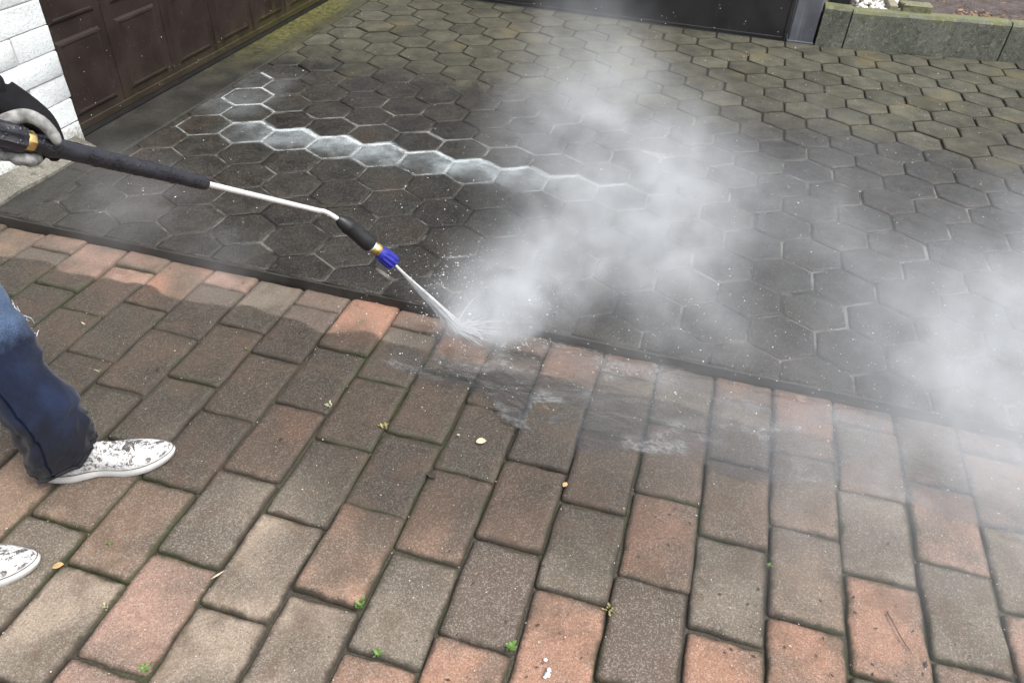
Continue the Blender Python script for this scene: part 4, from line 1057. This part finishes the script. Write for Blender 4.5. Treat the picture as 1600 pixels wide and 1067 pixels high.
# crumbs lying on the stones
def crumbs(name, n, xr, yr, zf, size, mat, label, flat=.5, long=1.6):
    V = []; F = []
    for _ in range(n):
        x = rs.uniform(*xr); y = rs.uniform(*yr); s = rs.uniform(*size)*(1.6 if rs.random() < .1 else 1)
        a = rs.uniform(0, 6.3); b0 = len(V); z = zf(x, y)
        for vx, vy, vz in ((1, 0, 0), (-1, 0, 0), (0, 1, 0), (0, -1, 0), (0, 0, 1), (0, 0, -1)):
            vx *= long*rs.uniform(.7, 1.2); vy *= rs.uniform(.5, 1.1); vz *= flat
            V.append((x+s*(vx*math.cos(a)-vy*math.sin(a)), y+s*(vx*math.sin(a)+vy*math.cos(a)), z+s*vz))
        F += [(b0+i_, b0+j_, b0+k_) for i_, j_, k_ in ((0, 2, 4), (2, 1, 4), (1, 3, 4), (3, 0, 4), (2, 0, 5), (1, 2, 5), (3, 1, 5), (0, 3, 5))]
    return tag(link(name, mesh(name, V, F, mat)), label, 'debris', kind='stuff')
crumbs('dark_crumbs', 420, (-.35, 1.3), (.25, 1.35), lambda x, y: .0012, (.0012, .0036), simple('dark_crumb', (.05, .04, .033), .85, var=.4, scale=200), 'dark dirt crumbs scattered over the orange and grey bricks', .35, 1.7)
crumbs('pale_crumbs', 900, (-2.2, 1.2), (.3, 1.6), lambda x, y: .0012, (.0006, .0015), simple('pale_crumb', (.58, .53, .45), .8, var=.2, scale=200), 'pale grit and straw crumbs on the brick pavement', .5, 1.8)
M_DROP = None
def drop_mat():
    t = NT('water_drop'); return t.surf(t.pbr(Base_Color=(.80, .83, .85), Roughness=.15, Specular_IOR_Level=.6))  # sky brightness refracted by the drops is put into a whitish base colour
M_DROP = drop_mat()
crumbs('splash_droplets', 1000, (-2.15, 2.2), (1.8, 4.8), lambda x, y: HT+.002, (.0008, .0022), M_DROP, 'white splash flecks spread over the hexagon driveway', .5, 1.3)
crumbs('flying_droplets', 1500, (-.75, 2.0), (1.45, 3.4), lambda x, y: .02+rs.expovariate(5.), (.0005, .0014), M_DROP, 'fine white water droplets flying round the spray', 1., 1.4)
crumbs('kerb_splash', 800, (-.9, 1.5), (1.35, 2.1), lambda x, y: .045+rs.expovariate(25.), (.0006, .0017), M_DROP, 'white spray droplets splashing along the dark kerb', 1., 1.4)
crumbs('impact_splash', 900, (-.72, -.30), (1.60, 1.95), lambda x, y: .012+rs.expovariate(14.), (.0005, .0016), M_DROP, 'dense white droplets bursting where the jet hits the bricks', 1., 1.6)
crumbs('door_splash', 90, (0, 1), (0, 1), lambda x, y: 0, (.0008, .0019), M_DROP, 'white splash flecks stuck to the brown garage door', .5, 1.2)
o = bpy.data.objects['door_splash']; me = o.data
for k in range(0, len(me.vertices), 6):
    yv = 2.4+rs.random()*2.2; zv = .08+rs.random()**1.5*.6; c0 = sum((me.vertices[k+i].co for i in range(6)), Vector())/6
    for i in range(6):
        d = me.vertices[k+i].co-c0; me.vertices[k+i].co = Vector((DX+.008+d.z, yv+d.x, zv+d.y))
V = []; F = []
for i in range(20):
    x = rs.uniform(-1.5, .3); z = HT+.01+rs.random()*.2; rock(V, F, (x, 4.958, z), rs.uniform(.002, .0045), (1.3, .4, .8), rs)
tag(link('gate_splash', mesh('gate_splash', V, F, M_DROP, True)), 'white flecks stuck to the dark far gate', 'debris', kind='stuff')


# ------------------------------------------------------------------ spray mist drifting from the jet (one density field, closed region of air)
BL = [((735, 488), .05, .13, 9.), ((752, 462), .09, .17, 7.), ((790, 440), .13, .22, 3.6), ((768, 502), .04, .11, 7.), ((690, 455), .08, .13, 1.6),
      ((850, 440), .15, .24, 2.0), ((905, 385), .2, .30, 1.7), ((1000, 405), .2, .32, 1.6), ((1065, 325), .3, .36, 1.9),
      ((1095, 470), .2, .28, 1.3), ((955, 225), .42, .36, 1.6), ((910, 115), .58, .30, 1.3), ((1095, 225), .40, .24, 1.1), ((860, 290), .3, .28, 1.0), ((820, 190), .42, .18, .6),
      ((1600, 590), .2, .38, 1.7), ((1480, 540), .18, .42, .8), ((1660, 470), .25, .46, 1.0), ((1650, 740), .16, .46, .7), ((1400, 640), .14, .45, .45), ((1340, 450), .15, .45, .5), ((1480, 780), .2, .55, .30), ((1250, 720), .2, .5, .25),
      ((215, 330), .09, .30, .8), ((340, 425), .05, .2, .6), ((1000, 610), .08, .32, .45), ((1250, 330), .2, .4, .4)]
bc = [(onZ(p, h), r, s) for p, h, r, s in BL]
mn = Vector([min(b[0][i]-b[1] for b in bc) for i in range(3)]); mx = Vector([max(b[0][i]+b[1] for b in bc) for i in range(3)])
mn.z = .004
gt = bpy.data.node_groups.new('mist_field', 'GeometryNodeTree'); gt.interface.new_socket('Geometry', in_out='OUTPUT', socket_type='NodeSocketGeometry')
def gn(t, **k):
    n_ = gt.nodes.new(t)
    for a, b in k.items(): setattr(n_, a, b)
    return n_
def gmath(op, a, b=None, clamp=False):
    n_ = gn('ShaderNodeMath', operation=op, use_clamp=clamp)
    for i, v in enumerate((a, b)):
        if v is None: continue
        if isinstance(v, bpy.types.NodeSocket): gt.links.new(v, n_.inputs[i])
        else: n_.inputs[i].default_value = v
    return n_.outputs[0]
pos = gn('GeometryNodeInputPosition').outputs[0]
wn = gn('ShaderNodeTexNoise'); wn.inputs['Scale'].default_value = 2.6; wn.inputs['Detail'].default_value = 3.; gt.links.new(pos, wn.inputs['Vector'])
wv = gn('ShaderNodeVectorMath', operation='MULTIPLY_ADD'); gt.links.new(wn.outputs['Color'], wv.inputs[0]); wv.inputs[1].default_value = (.30, .30, .26); gt.links.new(pos, wv.inputs[2])
wp = gn('ShaderNodeVectorMath', operation='ADD'); gt.links.new(wv.outputs[0], wp.inputs[0]); wp.inputs[1].default_value = (-.15, -.15, -.13); P_ = wp.outputs[0]
tot = None
for c_, r, s in bc:
    dn_ = gn('ShaderNodeVectorMath', operation='DISTANCE'); gt.links.new(P_, dn_.inputs[0]); dn_.inputs[1].default_value = c_
    mr_ = gn('ShaderNodeMapRange', interpolation_type='SMOOTHERSTEP'); gt.links.new(dn_.outputs['Value'], mr_.inputs[0])
    mr_.inputs[1].default_value = 0.; mr_.inputs[2].default_value = r*1.15; mr_.inputs[3].default_value = s; mr_.inputs[4].default_value = 0.
    tot = mr_.outputs[0] if tot is None else gmath('ADD', tot, mr_.outputs[0])
n1 = gn('ShaderNodeTexNoise'); n1.inputs['Scale'].default_value = 7.5; n1.inputs['Detail'].default_value = 6.; n1.inputs['Roughness'].default_value = .66; n1.inputs['Distortion'].default_value = .9
st_ = gn('ShaderNodeVectorMath', operation='MULTIPLY'); st_.inputs[1].default_value = (.85, .65, 1.15); gt.links.new(P_, st_.inputs[0]); gt.links.new(st_.outputs[0], n1.inputs['Vector'])
m1 = gn('ShaderNodeMapRange', interpolation_type='SMOOTHSTEP'); gt.links.new(n1.outputs[0], m1.inputs[0])
for i, v in ((1, .34), (2, .68), (3, .24), (4, 1.75)): m1.inputs[i].default_value = v
den = gmath('MULTIPLY', tot, m1.outputs[0])
vc = gn('GeometryNodeVolumeCube'); gt.links.new(den, vc.inputs['Density']); vc.inputs['Min'].default_value = mn; vc.inputs['Max'].default_value = mx
VS = .02
for i, a in enumerate('XYZ'): vc.inputs['Resolution '+a].default_value = max(8, int((mx[i]-mn[i])/VS))
mm = bpy.data.materials.new('mist_air'); mm.use_nodes = True; mt = mm.node_tree; mt.nodes.clear()
pv_ = mt.nodes.new('ShaderNodeVolumePrincipled'); pv_.inputs['Color'].default_value = (.95, .978, 1., 1); pv_.inputs['Density'].default_value = .85; pv_.inputs['Anisotropy'].default_value = .0; pv_.inputs['Density Attribute'].default_value = 'density'
mo = mt.nodes.new('ShaderNodeOutputMaterial'); mt.links.new(pv_.outputs[0], mo.inputs['Volume'])
sm_ = gn('GeometryNodeSetMaterial'); sm_.inputs['Material'].default_value = mm; gt.links.new(vc.outputs[0], sm_.inputs[0])
go = gn('NodeGroupOutput'); gt.links.new(sm_.outputs[0], go.inputs[0])
bm = bmesh.new(); bbox(bm, mn.x, mx.x, mn.y, mx.y, mn.z, mx.z)
mist = link('mist', bm_mesh('mist', bm, mm)); md = mist.modifiers.new('field', 'NODES'); md.node_group = gt
tag(mist, 'white spray mist drifting over the driveway from the water jet', 'mist', kind='stuff')
